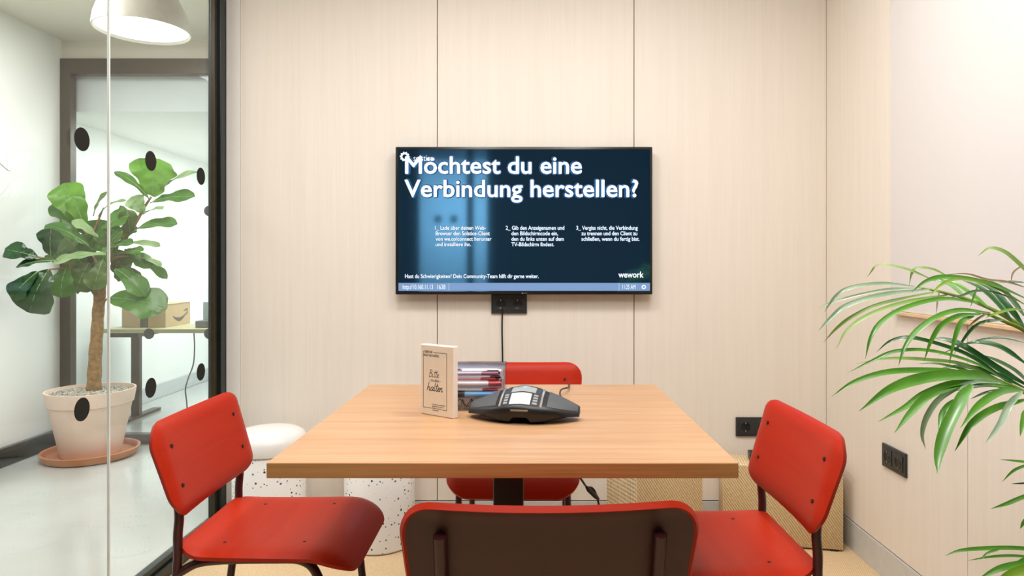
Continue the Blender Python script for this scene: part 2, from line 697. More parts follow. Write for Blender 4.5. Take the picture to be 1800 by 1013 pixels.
# glass partition between the room and the hall
w1 = thing('window_1', None, None, (XG, 1.0, 0), kind='structure')
XG2 = XG - 0.055
XGC = (XG + XG2) / 2
obj('frame_post', box(XG2, XG, YB - 0.05, YB - 0.001, 0, ZT, 0.003), M_FRAME, w1, world=True)
obj('frame_bead', box(XGC - 0.006, XGC + 0.012, YB - 0.075, YB - 0.05, 0.07, ZT, 0.002), M_FRAME2, w1, world=True)
YJ = F * (-XGC) / (VX - 191)
rail = box(XG2, XG, YJ - 1.21, YB - 0.05, 0, 0.045, 0.003)
add_box(rail, XG2 + 0.012, XG - 0.012, YJ - 1.21, YB - 0.05, 0.045, 0.07, 0.003)
obj('bottom_rail', rail, M_FRAME, w1, world=True)
obj('top_rail', box(XG2, XG, YJ - 1.21, YB - 0.05, ZT - 0.05, ZT - 0.001, 0.003), M_FRAME, w1, world=True)
YJ = F * (-XGC) / (VX - 191)
obj('wall_left_light_block', box(XG2, XG, YF, YJ - 1.21, 0, ZT), M_DARKWALL, kind='structure')  # unseen dark wall added to keep hall light off the chair back
for a, b_ in ((YJ + 0.003, YB - 0.06), (YJ - 1.2, YJ - 0.003)):
    obj('glass_pane', box(XGC - 0.005, XGC + 0.005, a, b_, 0.06, ZT - 0.04), M_GLASS, w1, world=True)
obj('glass_joint', box(XGC - 0.0035, XGC + 0.0035, YJ - 0.0028, YJ + 0.0028, 0.06, ZT - 0.04), M_GEDGE, w1, world=True)
DOTY = [1.964 * XGC / -1.29 - 0.0, 2.324 * XGC / -1.29, 2.678 * XGC / -1.29]
for u, vs_ in ((140.5, (245, 720)), (262, (283, 682)), (350.5, (310, 654))):
    Yd = F * (-XGC) / (VX - u)
    for v_ in vs_:
        p = W(u, v_, Yd)
        obj('dot_sticker', disc_bm((XGC + 0.0062, p.y, p.z), (1, 0, 0), 0.0345, 0.001), M_DOT, w1, world=True)

# ------------------------------------------------------------------ the hall beyond the glass
XH = -2.93
YP = 4.30
HZ = 2.53
obj('floor_hall', box(-3.3, XG2, YF - 0.1, 7.2, -0.05, -0.001), M_CONC, kind='structure')
obj('ceiling_hall', box(-3.3, XG2, YF - 0.1, YP + 0.1, HZ, HZ + 0.05), M_HCEIL, kind='structure')
wh = thing('wall_hall', None, None, (XH, 1.0, 0), kind='structure')
obj('wall_face', box(XH - 0.1, XH, YF - 0.1, YP + 0.04, 0, HZ), M_HALL, wh, world=True)
obj('baseboard_hall', box(XH, XH + 0.03, YF - 0.1, YP - 0.03, 0, 0.105, 0.004), M_HBASE, kind='structure')
obj('wall_hall_end', box(-3.3, XG2, YF - 0.2, YF - 0.1, 0, HZ), M_HALL, kind='structure')
# the room's own rear wall carries on as the hall's right side
obj('wall_hall_side', box(XG2 + 0.02, XG2 + 0.08, YB + 0.08, 7.2, 0, HZ + 0.05), M_HALL, kind='structure')
obj('wall_hall_head', box(-3.0, XG2 + 0.02, YP - 0.01, YP + 0.05, 2.412, HZ), M_HCEIL, kind='structure')


def hallmap(x, y, z=0.0):
    """lettering on the hall wall: x runs along +Y"""
    return Vector((XH + 0.003 + z, x, y))


def wallY(u):
    return F * XH / (u - VX)


for s, u0, u1, vb, capv in (('N', -22, 18, 300, 26), ('V', -22, 19, 344, 28)):
    ya, yb = wallY(u0), wallY(u1)
    zb = W(0, vb, yb).z
    obj('lettering', fit_text(s, ya, yb, zb, capv / F * yb, hallmap, depth=0.002), M_WHITEP, wh, world=True)

# bronze framed glazing across the hall
w2 = thing('window_2', None, None, (-2.1, YP, 0), kind='structure')
PX0, PX1 = XH + 0.001, XG2 + 0.019
zt0, zt1 = W(0, 132, YP).z, W(0, 105, YP).z
obj('frame_head', box(PX0, PX1, YP - 0.03, YP + 0.03, zt0, zt1, 0.003), M_FRAME2, w2, world=True)
obj('frame_post', box(PX0, PX0 + 0.066, YP - 0.03, YP + 0.03, 0, zt0, 0.003), M_FRAME2, w2, world=True)
obj('frame_sill', box(PX0 + 0.066, PX1, YP - 0.03, YP + 0.03, 0, 0.06, 0.003), M_FRAME2, w2, world=True)
obj('glass_pane', box(PX0 + 0.06, PX1, YP - 0.006, YP + 0.006, 0.055, zt0 + 0.005), M_GLASS2, w2, world=True)
for u, v_ in ((262, 587), (368, 371), (368, 587)):
    p = W(u, v_, YP - 0.007)
    obj('dot_sticker', disc_bm((p.x, YP - 0.0075, p.z), (0, 1, 0), 0.0335, 0.001), M_DOTG, w2, world=True)

# the room beyond that glazing
obj('wall_far_left', box(-3.22, -3.12, YP + 0.04, 7.2, 0, HZ + 0.05), M_HALL, kind='structure')
obj('wall_far_back', box(-3.22, XG2 + 0.08, 7.2, 7.3, 0, HZ + 0.05), M_HALL, kind='structure')
obj('ceiling_far', box(-3.12, XG2 + 0.02, YP + 0.06, 7.2, 2.10, 2.15), M_HALL, kind='structure')
obj('soffit_far', box(-3.12, XG2 + 0.02, YP + 0.06, YP + 0.10, 2.15, HZ - 0.001), M_HALL, kind='structure')
obj('baseboard_far', box(-3.12, -3.10, YP + 0.06, 7.2, 0.0, 0.12, 0.003), plain('pale_skirting', 'b9c0c0', 0.4), kind='structure')

# ------------------------------------------------------------------ lamps above the frame
lampm = emit('lamp_diffuser', (1, 0.92, 0.8, 1), 4.0)
LAMP_LABELS = ['flat round white ceiling lamp above the table side next to the glass partition', 'flat round white ceiling lamp above the table side next to the palm', 'flat round white fill lamp added to the ceiling away from the television']
for i, (lx, ly) in enumerate(ROOM_LAMPS):
    t = thing('ceiling_lamp', LAMP_LABELS[i], 'lamp', (lx, ly, CEIL - 0.06), 0, 'ceiling lamps above the table')
    obj('housing', lathe([(0, 0.06), (0.17, 0.06), (0.175, 0.0), (0.155, 0.0), (0.155, 0.02), (0, 0.02)], 40), M_WHITEP, t, smooth=True)

# pendant in the hall
YL = 3.09
pl = W(250.5, 55, YL)
t = thing('pendant_lamp', 'white dome pendant lamp hanging in the hall beyond the glass', 'lamp', (pl.x, pl.y, pl.z))
dome = [(0.200, 0.0), (0.199, 0.02), (0.193, 0.055), (0.178, 0.10), (0.152, 0.15), (0.115, 0.19), (0.07, 0.218), (0.03, 0.23), (0.0, 0.232)]
inn = [(0.0, 0.226), (0.03, 0.224), (0.068, 0.212), (0.111, 0.185), (0.147, 0.146), (0.172, 0.098), (0.187, 0.054), (0.194, 0.02), (0.195, 0.0), (0.200, 0.0)]
obj('shade', lathe(inn[::-1][1:][::-1][0:0] + dome[::-1] + [(0.195, 0.0)] + inn[::-1][2:], 56), plain('lamp_shade_paint', 'c4c3b6', 0.35), t, smooth=True)
obj('diffuser', lathe([(0, 0.012), (0.19, 0.012), (0.19, 0.018), (0, 0.018)], 48), emit('pendant_glow', (1, 0.99, 0.93, 1), 2.2), t)
obj('rod', tube([(0, 0, 0.228), (0, 0, HZ - pl.z)], 0.008), M_WHITEP, t)

# ------------------------------------------------------------------ table
TX0, TX1, TY0, TY1 = -0.506, 0.4075, 1.32, 2.183
TZ, TH = 0.740, 0.030
tcx, tcy = (TX0 + TX1) / 2, (TY0 + TY1) / 2
t = thing('meeting_table', 'square oak-topped meeting table on a black pedestal', 'table', (tcx, tcy, 0))
bm = box(TX0, TX1, TY0, TY1, TZ - TH, TZ, 0.0012, 1)
bm.normal_update()
for f in bm.faces:
    f.material_index = 0 if abs(f.normal.z) > 0.9 else 1
obj('table_top', bm, [M_TABLE, M_TEDGE], t, world=True)
obj('column', box(tcx - 0.038, tcx + 0.038, tcy - 0.038, tcy + 0.038, 0.015, TZ - TH - 0.012, 0.004), M_BLACK, t, world=True)
obj('mounting_plate', box(tcx - 0.2, tcx + 0.2, tcy - 0.2, tcy + 0.2, TZ - TH - 0.012, TZ - TH, 0.002), M_BLACK, t, world=True)
obj('base_plate', box(tcx - 0.27, tcx + 0.27, tcy - 0.27, tcy + 0.27, 0.0, 0.015, 0.004), M_BLACK, t, world=True)

# ------------------------------------------------------------------ chairs


def make_chair(label, loc, rotz):
    """front faces local +y"""
    t = thing('side_chair', label, 'chair', loc, rotz, 'red plywood chairs around the table')
    A, B = 0.207, 0.211
    SZ = 0.463

    def seat(x, y):
        z = SZ - 0.010 * math.exp(-((x / 0.15) ** 2 + ((y + 0.04) / 0.14) ** 2))
        d = max(0.0, y - 0.10) / 0.105
        z -= 0.050 * d ** 2.2
        ed = max(0.0, abs(x) - 0.165) / 0.053
        z -= 0.014 * ed ** 2
        rb = max(0.0, -y - 0.15) / 0.055
        z += 0.006 * rb ** 2
        return Vector((x, y, z))
    s = obj('seat', shell_bm(rrect(A, B, 0.075, 8, taper=0.03), seat, 0.011), [M_RED, M_REDSHADE], t, smooth=True)
    lean = math.radians(16)
    BW, BH = 0.231, 0.115
    bz, by = 0.650, -0.217

    def back(x, y):
        # the sheet faces +y in space; edges wrap forward, rim rolls back
        fwd = 0.34 * x * x
        ex = max(0.0, abs(x) - (BW - 0.04)) / 0.04
        ey = max(0.0, abs(y) - (BH - 0.035)) / 0.035
        roll = 0.013 * min(1.4, ex * ex + ey * ey)
        off = fwd - roll
        return Vector((x, by - y * math.sin(lean) + off * math.cos(lean), bz + y * math.cos(lean) + off * math.sin(lean)))
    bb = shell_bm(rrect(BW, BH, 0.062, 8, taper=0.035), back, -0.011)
    b = obj('backrest', bb, [M_RED, M_REDSHADE], t, smooth=True)
    R = 0.0105
    for sx in (-1, 1):
        x = sx * 0.171
        # rear leg with the upright that carries the backrest
        up = [(x * 1.02, -0.258, 0.004), (x * 1.01, -0.232, 0.22), (x, -0.208, 0.41), (x, -0.206, 0.49)]
        yb = back(x, -0.09)
        yt = back(x, 0.055)
        up += [(x, yb.y - 0.022, yb.z), (x, yt.y - 0.022, yt.z)]
        obj('leg', tube(catmull(up, 7), R, 12), M_REDEDGE, t, smooth=True)
        # front leg that runs under the seat back to the upright
        fr = [(x, -0.205, 0.405), (x, -0.14, 0.432), (x, 0.02, 0.437), (x, 0.085, 0.432), (x * 1.01, 0.118, 0.40), (x * 1.02, 0.132, 0.33), (x * 1.03, 0.165, 0.004)]
        obj('leg', tube(catmull(fr, 7), R, 12), M_REDEDGE, t, smooth=True)
    obj('crossbar', tube([(-0.171, -0.06, 0.436), (0.171, -0.06, 0.436)], 0.009, 10), M_REDEDGE, t, smooth=True)
    for sx in (-1, 1):
        for yy in (-0.115, 0.075):
            p = seat(sx * 0.13, yy)
            obj('screw', lathe([(0, 0.0012), (0.0035, 0.0012), (0.0048, -0.002)], 12, p), M_SCREW, s, smooth=True)
        for yy in (-0.045, 0.05):
            p = back(sx * 0.171, yy)
            obj('screw', disc_bm(p, (0, math.cos(lean), math.sin(lean)), 0.0045, 0.006, 12), M_SCREW, b)
    return t


make_chair('red plywood chair facing the television, its dark shaded back turned away', (0.030, 1.299, 0), 0.02)
make_chair('red plywood chair pushed in between the table and the television wall', (-0.043, 2.30, 0), math.pi - 0.034)
make_chair('red plywood chair beside the glass partition, facing the palm', (-0.611, 1.763, 0), -math.pi / 2 + 0.009)
make_chair('red plywood chair between the table and the potted palm', (0.422, 1.652, 0), math.pi / 2 + 0.009)

# ------------------------------------------------------------------ television
YT = 2.865
YS = YT - 0.0008


def tvmap(u, v, z=0.0, lift=0.0006):
    return W(u, v, YT) + Vector((0, -lift - z, 0))


tv = thing('television', 'wall-mounted flat television showing German connection instructions', 'television', (W(921, 518, YT).x, YB - 0.03, W(921, 518, YT).z))
a, b_ = W(695, 258, YT), W(1147, 518, YT)
tvb = box(a.x, b_.x, YT, YT + 0.035, b_.z, a.z, 0.004)
obj('housing', tvb, plain('tv_dark_bezel', '2a2723', 0.25, metal=0.5), tv, world=True, smooth=True)
obj('rear_shell', box(a.x + 0.12, b_.x - 0.12, YT + 0.035, YB - 0.006, b_.z + 0.10, a.z - 0.08, 0.01), M_PLASTIC, tv, world=True)
obj('wall_mount', box(-0.15, 0.13, YB - 0.012, YB - 0.0005, b_.z + 0.18, a.z - 0.18), M_BLACK, tv, world=True)


def screen_mat():
    m = bpy.data.materials.new('tv_screen')
    m.use_nodes = True
    nt = m.node_tree
    nt.nodes.remove(nt.nodes['Principled BSDF'])
    out = nt.nodes['Material Output']
    em = node(nt, 'ShaderNodeEmission')
    em.inputs['Color'].default_value = lin('122432')
    em.inputs['Strength'].default_value = 1.0
    gl = node(nt, 'ShaderNodeBsdfGlossy')
    gl.inputs['Color'].default_value = (0.10, 0.27, 0.48, 1)
    gl.inputs['Roughness'].default_value = 0.06
    ad = node(nt, 'ShaderNodeAddShader')
    nt.links.new(em.outputs[0], ad.inputs[0])
    nt.links.new(gl.outputs[0], ad.inputs[1])
    nt.links.new(ad.outputs[0], out.inputs['Surface'])
    return m


sa, sb = W(700, 262.5, YT), W(1143, 513, YT)
scr = obj('screen', box(sa.x, sb.x, YT - 0.0006, YT + 0.002, sb.z, sa.z), screen_mat(), tv, world=True)
M_TXT = emit('screen_white', 'f4fbff', 1.15)
M_HALO = emit('screen_blue_halo', '1f5f96', 0.9)
M_BAR = emit('screen_status_bar', '7fa3d3', 0.9)
M_BARD = emit('screen_status_line', 'c6d8ee', 1.0)


def px(v):      # baseline helper: text y grows upward in pixels
    return v


def screen_text(name, rows, bold, halo=0.0):
    def mk(bd, lift):
        return join_bm([fit_text(s, x0, x1, -base, cap, lambda x, y, z: tvmap(x, -y, 0, lift), bold=bd) for s, x0, x1, base, cap in rows])
    if halo:
        obj(name + '_glow', mk(bold + halo, 0.0009), M_HALO, scr, world=True)
    obj(name, mk(bold, 0.0014), M_TXT, scr, world=True)


screen_text('headline', [('Möchtest du eine', 712, 1023, 305, 30), ('Verbindung herstellen?', 711, 1122, 346, 30)], 0.019, 0.04)
screen_text('step_text', [('1_ Lade über deinen Web-', 765, 854, 404, 6.8), ('Browser den Solstice-Client', 766, 861, 413.7, 6.8), ('von we.co/connect herunter', 766, 864, 423.4, 6.8), ('und installiere ihn.', 766, 828, 433, 6.8)], 0.014, 0.04)
screen_text('step_text', [('2_ Gib den Anzeigenamen und', 889, 992, 404, 6.8), ('den Bildschirmcode ein,', 899, 981, 413.7, 6.8), ('den du links unten auf dem', 899, 991, 423.4, 6.8), ('TV-Bildschirm findest.', 899, 974, 433, 6.8)], 0.014, 0.04)
screen_text('step_text', [('3_ Vergiss nicht, die Verbindung', 1013, 1121, 404, 6.8), ('zu trennen und den Client zu', 1022, 1120, 413.7, 6.8), ('schließen, wenn du fertig bist.', 1022, 1124, 423.4, 6.8)], 0.014, 0.04)
screen_text('help_text', [('Hast du Schwierigkeiten? Dein Community-Team hilft dir gerne weiter.', 712, 947, 489, 6.8)], 0.014, 0.04)
screen_text('wordmark', [('wework', 1087, 1131, 488, 10.5)], 0.02)
screen_text('logo_text', [('solstice', 727, 761, 283, 10.5)], -0.004)


def gear_bm(u, v, r, lift=0.0016, teeth=10):
    bm = bmesh.new()
    n = teeth * 4
    o, i_ = [], []
    for k in range(n):
        a = 2 * math.pi * k / n
        rr = r * (1.12 if k % 4 in (0, 1) else 0.92)
        o.append(bm.verts.new(tvmap(u + rr * math.cos(a), v + rr * math.sin(a), 0, lift)))
        i_.append(bm.verts.new(tvmap(u + r * 0.52 * math.cos(a), v + r * 0.52 * math.sin(a), 0, lift)))
    for k in range(n):
        bm.faces.new((o[k], o[(k + 1) % n], i_[(k + 1) % n], i_[k]))
    return bm


obj('logo_gear', gear_bm(711.5, 275.5, 7.8), M_TXT, scr, world=True)


def scr_rect(u0, u1, v0, v1, lift):
    bm = bmesh.new()
    bm.faces.new([bm.verts.new(tvmap(u, v, 0, lift)) for u, v in ((u0, v0), (u1, v0), (u1, v1), (u0, v1))])
    return bm


obj('status_bar', scr_rect(700.5, 1142.5, 497.5, 511.5, 0.001), M_BAR, scr, world=True)
obj('status_divider', scr_rect(788.8, 789.6, 498, 511.5, 0.0013), M_BARD, scr, world=True)
obj('status_divider', scr_rect(1087.6, 1088.4, 498, 511.5, 0.0013), M_BARD, scr, world=True)
screen_text('status_text', [('http://10.160.11.13', 708, 761, 508.5, 8.2), ('1638', 769, 783, 508.5, 8.2)], 0.0)
screen_text('clock_text', [('11:25 AM', 1094, 1117, 508.5, 8.2)], 0.0)
obj('settings_gear', gear_bm(1131.5, 504.8, 3.7, 0.0014, 8), M_TXT, scr, world=True)
obj('maker_mark', join_bm([fit_text('LG', 921.5, 926, -517, 2.6, lambda x, y, z: tvmap(x, -y, 0, 0.0006))]), M_SILVER, tv, world=True)
obj('maker_mark', disc_bm(tvmap(918.5, 515.6), (0, 1, 0), 0.0036, 0.0012, 16), M_SILVER, tv, world=True)


# ------------------------------------------------------------------ sockets


def socket(name, label, origin, right, up, out, gangs, cat='socket'):
    """a wall socket plate built in its own frame, origin = centre on the wall"""
    t = thing(name, label, cat, origin)
    R, U, O = Vector(right), Vector(up), Vector(out)
    mtx = Matrix((R.to_4d(), U.to_4d(), O.to_4d(), (0, 0, 0, 1))).transposed()
    mtx = Matrix(((R.x, U.x, O.x, 0), (R.y, U.y, O.y, 0), (R.z, U.z, O.z, 0), (0, 0, 0, 1)))
    w = 0.081 + 0.071 * (gangs - 1)

    def put(nm, bm, mat, par, smooth=False):
        bmesh.ops.transform(bm, matrix=mtx, verts=bm.verts)
        return obj(nm, bm, mat, par, smooth=smooth)
    put('plate', box(-w / 2, w / 2, -0.0405, 0.0405, 0.0, 0.009, 0.002), M_SOCK, t)
    for g in range(gangs):
        cx = (g - (gangs - 1) / 2) * 0.071
        ins = box(cx - 0.0275, cx + 0.0275, -0.0275, 0.0275, 0.009, 0.0115, 0.001)
        i = put('insert', ins, M_SOCK, t)
        put('socket_well', lathe([(0.0, 0.0118), (0.0185, 0.0118), (0.0200, 0.0126), (0.0205, 0.0115)], 28, (cx, 0, 0)), M_SOCKIN, i, True)
        for dx in (-0.0095, 0.0095):
            put('pin_hole', lathe([(0, 0.0122), (0.0028, 0.0122), (0.0032, 0.0118)], 10, (cx + dx, 0, 0)), M_BLACK, i)
        for dy in (-0.0165, 0.0165):
            put('earth_clip', box(cx - 0.002, cx + 0.002, dy - 0.003, dy + 0.003, 0.0116, 0.0128), M_STEEL, i)
    return t


p = W(895, 534.5, YB)
socket('wall_socket', 'black double socket tucked right under the television', (p.x, YB, p.z), (1, 0, 0), (0, 0, 1), (0, -1, 0), 2)
p = W(1324, 750, YB)
socket('wall_socket', 'dark double socket on the rear wall above the woven box', (p.x, YB, p.z), (1, 0, 0), (0, 0, 1), (0, -1, 0), 2)
ya, yb2 = F * XR / (1553 - VX), F * XR / (1597 - VX)
zc = (W(1553, 781, ya).z + W(1597, 838, yb2).z) / 2
socket('wall_socket', 'dark double socket on the side wall beneath the palm fronds', (XR, (ya + yb2) / 2, zc), (0, -1, 0), (0, 0, 1), (-1, 0, 0), 2)

# ------------------------------------------------------------------ cables
pts = [W(883, 541, YB - 0.013), W(883, 549, YB - 0.012), W(882.5, 580, YB - 0.004), W(883.5, 640, YB - 0.004), W(884, 760, YB - 0.004), W(886, 925, YB - 0.006)]
pts[0].y = YB - 0.0135
tag(obj('power_cable', tube(catmull(pts, 8), 0.0032, 8), M_CORD, smooth='all'), 'thin black cable hanging down the wall from the socket under the television', 'cable')

t = thing('floor_cable', 'black cable with a thick plug sleeve dropping from under the table', 'cable', (0.12, 2.2, 0))
c0 = [Vector((0.02, 1.86, 0.708)), W(1018, 838, 2.0), W(1030, 855, 2.04), W(1050, 876, 2.08), Vector((0.27, 2.2, 0.12)), Vector((0.34, 2.3, 0.006)), Vector((0.40, 2.38, 0.005))]
obj('cord', tube(catmull(c0, 10), 0.0032, 8), M_CORD, t, world=True, smooth='all')
obj('sleeve', tube([W(1031, 857, 2.041), W(1035, 861, 2.05), W(1047, 873, 2.073), W(1052, 878, 2.083)], [0.004, 0.0075, 0.0075, 0.004], 10), M_CORD, t, world=True, smooth=True)

# ------------------------------------------------------------------ whiteboard on the right wall
yw0 = F * XR / (1571 - VX)
zw = W(1581, 547, F * XR / (1581 - VX)).z
t = thing('whiteboard', 'large frameless whiteboard on the side wall above the palm', 'whiteboard', (XR, 1.7, zw))
obj('board', box(XR - 0.012, XR - 0.0003, 1.08, yw0, zw, ZT - 0.05, 0.002), plain('whiteboard_enamel', 'dad5d3', 0.22, var=0.005), t, world=True)
obj('ledge', box(XR - 0.022, XR - 0.0003, 1.08, yw0 - 0.03, zw - 0.012, zw - 0.0005, 0.002), plain('ledge_wood', 'd9b992', 0.5), t, world=True)

# ------------------------------------------------------------------ table-top things
# card sign
pL, pR = W(740, 727, 0.384 * F / (727 - VY)), W(797, 737, 0.384 * F / (737 - VY))
pL.z = pR.z = TZ
dr = (pR - pL)
sw = dr.length
ang = math.atan2(dr.y, dr.x)
t = thing('table_sign', 'cream card sign with black script lettering standing on the table', 'sign', (pL.x, pL.y, TZ), ang)
SH = 0.179
TD = 0.017
obj('block', box(0, sw, 0, TD, 0.0003, SH, 0.0015), M_PAPERW, t)
fc = obj('printed_face', box(0.002, sw - 0.002, -0.0008, 0.0, 0.002, SH - 0.002), M_PAPER, t)


def smap(x, y, z=0.0):
    return Vector((x * sw, -0.0012 - z, y * SH))


def srect(x0, x1, y0, y1):
    bm = bmesh.new()
    bm.faces.new([bm.verts.new(smap(x, y)) for x, y in ((x0, y0), (x1, y0), (x1, y1), (x0, y1))])
    return bm


ln = 0.012
obj('print_border', join_bm([srect(0.08, 0.09, 0.10, 0.90), srect(0.80, 0.81, 0.10, 0.90), srect(0.40, 0.81, 0.894, 0.90), srect(0.08, 0.11, 0.894, 0.90), srect(0.08, 0.34, 0.10, 0.106), srect(0.67, 0.81, 0.10, 0.106)]), M_INK, fc)
obj('print_heading', join_bm([fit_text('SEIEN SIE', 0.13, 0.37, 0.885, 0.032, smap, 0.01), fit_text('NICHT NACHLÄSSIG', 0.10, 0.57, 0.835, 0.032, smap, 0.01)]), M_INK, fc)
STROKES = {
    'B': (0.95, [[(.15, 2), (.07, 1), (.0, 0)], [(-.12, 1.85), (.3, 2.1), (.65, 1.8), (.5, 1.3), (.1, 1.1), (.55, 1.0), (.75, .5), (.5, 0), (0, 0.02)]]),
    'i': (0.42, [[(0, 1), (.0, .3), (.15, 0), (.38, .25)], [(.05, 1.42), (.08, 1.55)]]),
    't': (0.5, [[(.32, 2.0), (.2, .8), (.2, .2), (.35, 0), (.55, .25)], [(-.02, 1.3), (.58, 1.42)]]),
    'e': (0.68, [[(0, .25), (.42, .6), (.48, .9), (.3, 1), (.1, .6), (.15, .15), (.4, 0), (.7, .28)]]),
    'h': (0.92, [[(0.0, 0), (.12, 1.2), (.25, 2.1)], [(.06, .5), (.4, 1), (.62, .85), (.58, .3), (.7, 0), (.92, .25)]]),
    'a': (0.92, [[(.7, .9), (.4, 1), (.1, .6), (.15, .1), (.38, 0), (.65, .5), (.75, 1), (.68, .3), (.78, 0), (.95, .25)]]),
    'l': (0.5, [[(.28, 2.15), (.2, 1.4), (.17, .3), (.3, 0), (.52, .25)]]),
    'n': (0.85, [[(0.0, 0), (.08, 1)], [(.06, .5), (.32, 1), (.54, .88), (.5, .3), (.6, 0), (.82, .25)]]),
}


def script_bm(word, x0, x1, base, xh, rad):
    """joined-up handwriting drawn as fine inked strokes on the sign"""
    tot = sum(STROKES[c][0] for c in word)
    k = (x1 - x0) / (tot + 0.15)
    bm = bmesh.new()
    x = x0
    for c in word:
        for st in STROKES[c][1]:
            pts_ = [smap(x + (px0 + 0.18 * py0) * k, base + py0 * xh) for px0, py0 in st]
            add_tube(bm, catmull(pts_, 4), rad, 6)
        x += STROKES[c][0] * k
    for v in bm.verts:
        v.co.y = -0.0009 + (v.co.y + 0.0012) * 0.15
    return bm


obj('print_script', join_bm([script_bm('Bitte', 0.27, 0.58, 0.545, 0.050, 0.0007), script_bm('halten', 0.20, 0.70, 0.350, 0.056, 0.0010), fit_text('• SAUBER •', 0.28, 0.62, 0.48, 0.034, smap, 0.0)]), M_INK, fc)
# four lines of fine print, too small to read in the photograph: kept as short ink marks
marks = []
rk = random.Random(2)
for x1_, y_ in ((0.76, 0.155), (0.72, 0.128), (0.66, 0.101), (0.57, 0.074)):
    x_ = 0.36
    while x_ < x1_ - 0.01:
        w_ = min(rk.uniform(0.012, 0.02), x1_ - x_)
        marks.append(srect(x_, x_ + w_ * 0.7, y_, y_ + rk.uniform(0.009, 0.014)))
        x_ += w_ + (0.014 if rk.random() < 0.16 else 0.0)
obj('print_small', join_bm(marks), M_INK, fc)

# acrylic drawer organiser
OX0, OX1, OY0, OY1 = -0.235, -0.058, 1.785, 1.885
OH = 0.116
t = thing('drawer_organiser', 'clear acrylic organiser with shallow drawers full of pens', 'organiser', ((OX0 + OX1) / 2, (OY0 + OY1) / 2, TZ))
bm = bmesh.new()
th = 0.0025
z0 = TZ + 0.0005
add_box(bm, OX0, OX1, OY0, OY1, z0, z0 + th)
add_box(bm, OX0, OX1, OY0, OY1, z0 + OH - th, z0 + OH)
add_box(bm, OX0, OX0 + th, OY0, OY1, z0 + th, z0 + OH - th)
add_box(bm, OX1 - th, OX1, OY0, OY1, z0 + th, z0 + OH - th)
obj('case', bm, M_ACRYL, t, world=True)
obj('rear_panel', box(OX0 + th, OX1 - th, OY1 - th, OY1, z0 + th, z0 + OH - th), plain('frosted_acrylic', 'e9dfe2', 0.6, var=0.02), t, world=True)
DZS = [(0.004, 0.029), (0.032, 0.058), (0.061, 0.086), (0.089, 0.112)]
for d0, d1_ in DZS:
    bm = bmesh.new()
    xa, xb, ya_, yb_ = OX0 + 0.005, OX1 - 0.005, OY0 + 0.001, OY1 - 0.006
    add_box(bm, xa, xb, ya_, yb_, z0 + d0, z0 + d0 + 0.0015)
    add_box(bm, xa, xb, ya_, ya_ + 0.0018, z0 + d0 + 0.0015, z0 + d1_ - 0.002)
    add_box(bm, xa, xa + 0.0018, ya_ + 0.0018, yb_, z0 + d0 + 0.0015, z0 + d1_ - 0.004)
    add_box(bm, xb - 0.0018, xb, ya_ + 0.0018, yb_, z0 + d0 + 0.0015, z0 + d1_ - 0.004)
    obj('drawer', bm, M_ACRYL, t, world=True)


def pen(label, x0, x1, y, z, r, body, capc, capfrac, rot=0.0, cat='pen'):
    """a pen lying along x; the cap is at its low-x end when capfrac > 0, else at the high-x end"""
    t = thing('felt_pen', label, cat, ((x0 + x1) / 2, y, z - r), rot)
    L = x1 - x0
    cf = abs(capfrac) * L
    s = 1 if capfrac > 0 else -1

    def X(d):        # d measured from the cap end
        return s * (-L / 2 + d)
    obj('barrel', tube([(X(cf), 0, r), (X(L - 0.012), 0, r), (X(L - 0.006), 0, r), (X(L), 0, r)], [r * 0.93, r * 0.93, r * 0.7, r * 0.45], 12), body, t, smooth=True)
    cp = obj('cap', tube([(X(0), 0, r), (X(0.004), 0, r), (X(cf), 0, r)], [r * 0.75, r, r], 12), capc, t, smooth=True)
    obj('clip', box(min(X(0.003), X(cf * 0.9)), max(X(0.003), X(cf * 0.9)), -0.0012, 0.0012, 2 * r - 0.0002, 2 * r + 0.0012), capc, cp)


PW = plain('pen_white', 'ece9ee', 0.3)
PR_ = plain('pen_red', 'c03a44', 0.3)
PB = plain('pen_black', '1a191c', 0.3)
PBL = plain('pen_sky_blue', '6db3e6', 0.3)
PG = plain('pen_grey', '77777a', 0.3)
PPK = plain('pen_pink', 'e8a2a0', 0.3)
PLI = plain('pen_lilac', 'b9a9bd', 0.3)
yA = OY0 + 0.014
zr = [z0 + d[0] + 0.0017 for d in DZS]
pen('lilac-barrelled pen with a plum cap in the top drawer of the organiser', -0.225, -0.078, yA, zr[3] + 0.005, 0.005, PLI, plain('pen_plum', '8a5a70', 0.3), -0.3)
pen('grey-barrelled pen with a black cap in the top drawer of the organiser', -0.222, -0.075, yA + 0.018, zr[3] + 0.005, 0.005, PG, PB, -0.25)
pen('white whiteboard marker with a red cap in the second drawer of the organiser', -0.224, -0.070, yA, zr[2] + 0.0065, 0.0065, PW, PR_, -0.22, cat='marker')
pen('white whiteboard marker with a black cap in the second drawer of the organiser', -0.226, -0.075, yA + 0.02, zr[2] + 0.0065, 0.0065, PW, PB, -0.2, cat='marker')
pen('slim pale pink pen lying across the markers in the second drawer of the organiser', -0.22, -0.085, yA + 0.006, zr[2] + 0.0175, 0.0035, PPK, PR_, -0.3)
pen('sky blue marker with a black cap in the third drawer of the organiser', -0.220, -0.070, yA, zr[1] + 0.0075, 0.0075, PBL, PB, 0.36, cat='marker')
pen('grey marker with a black cap in the third drawer of the organiser', -0.222, -0.085, yA + 0.02, zr[1] + 0.0065, 0.0065, PG, PB, 0.4, cat='marker')
pen('pink marker with a grey cap in the third drawer of the organiser', -0.222, -0.075, yA + 0.040, zr[1] + 0.0065, 0.0065, PPK, PG, 0.4, cat='marker')
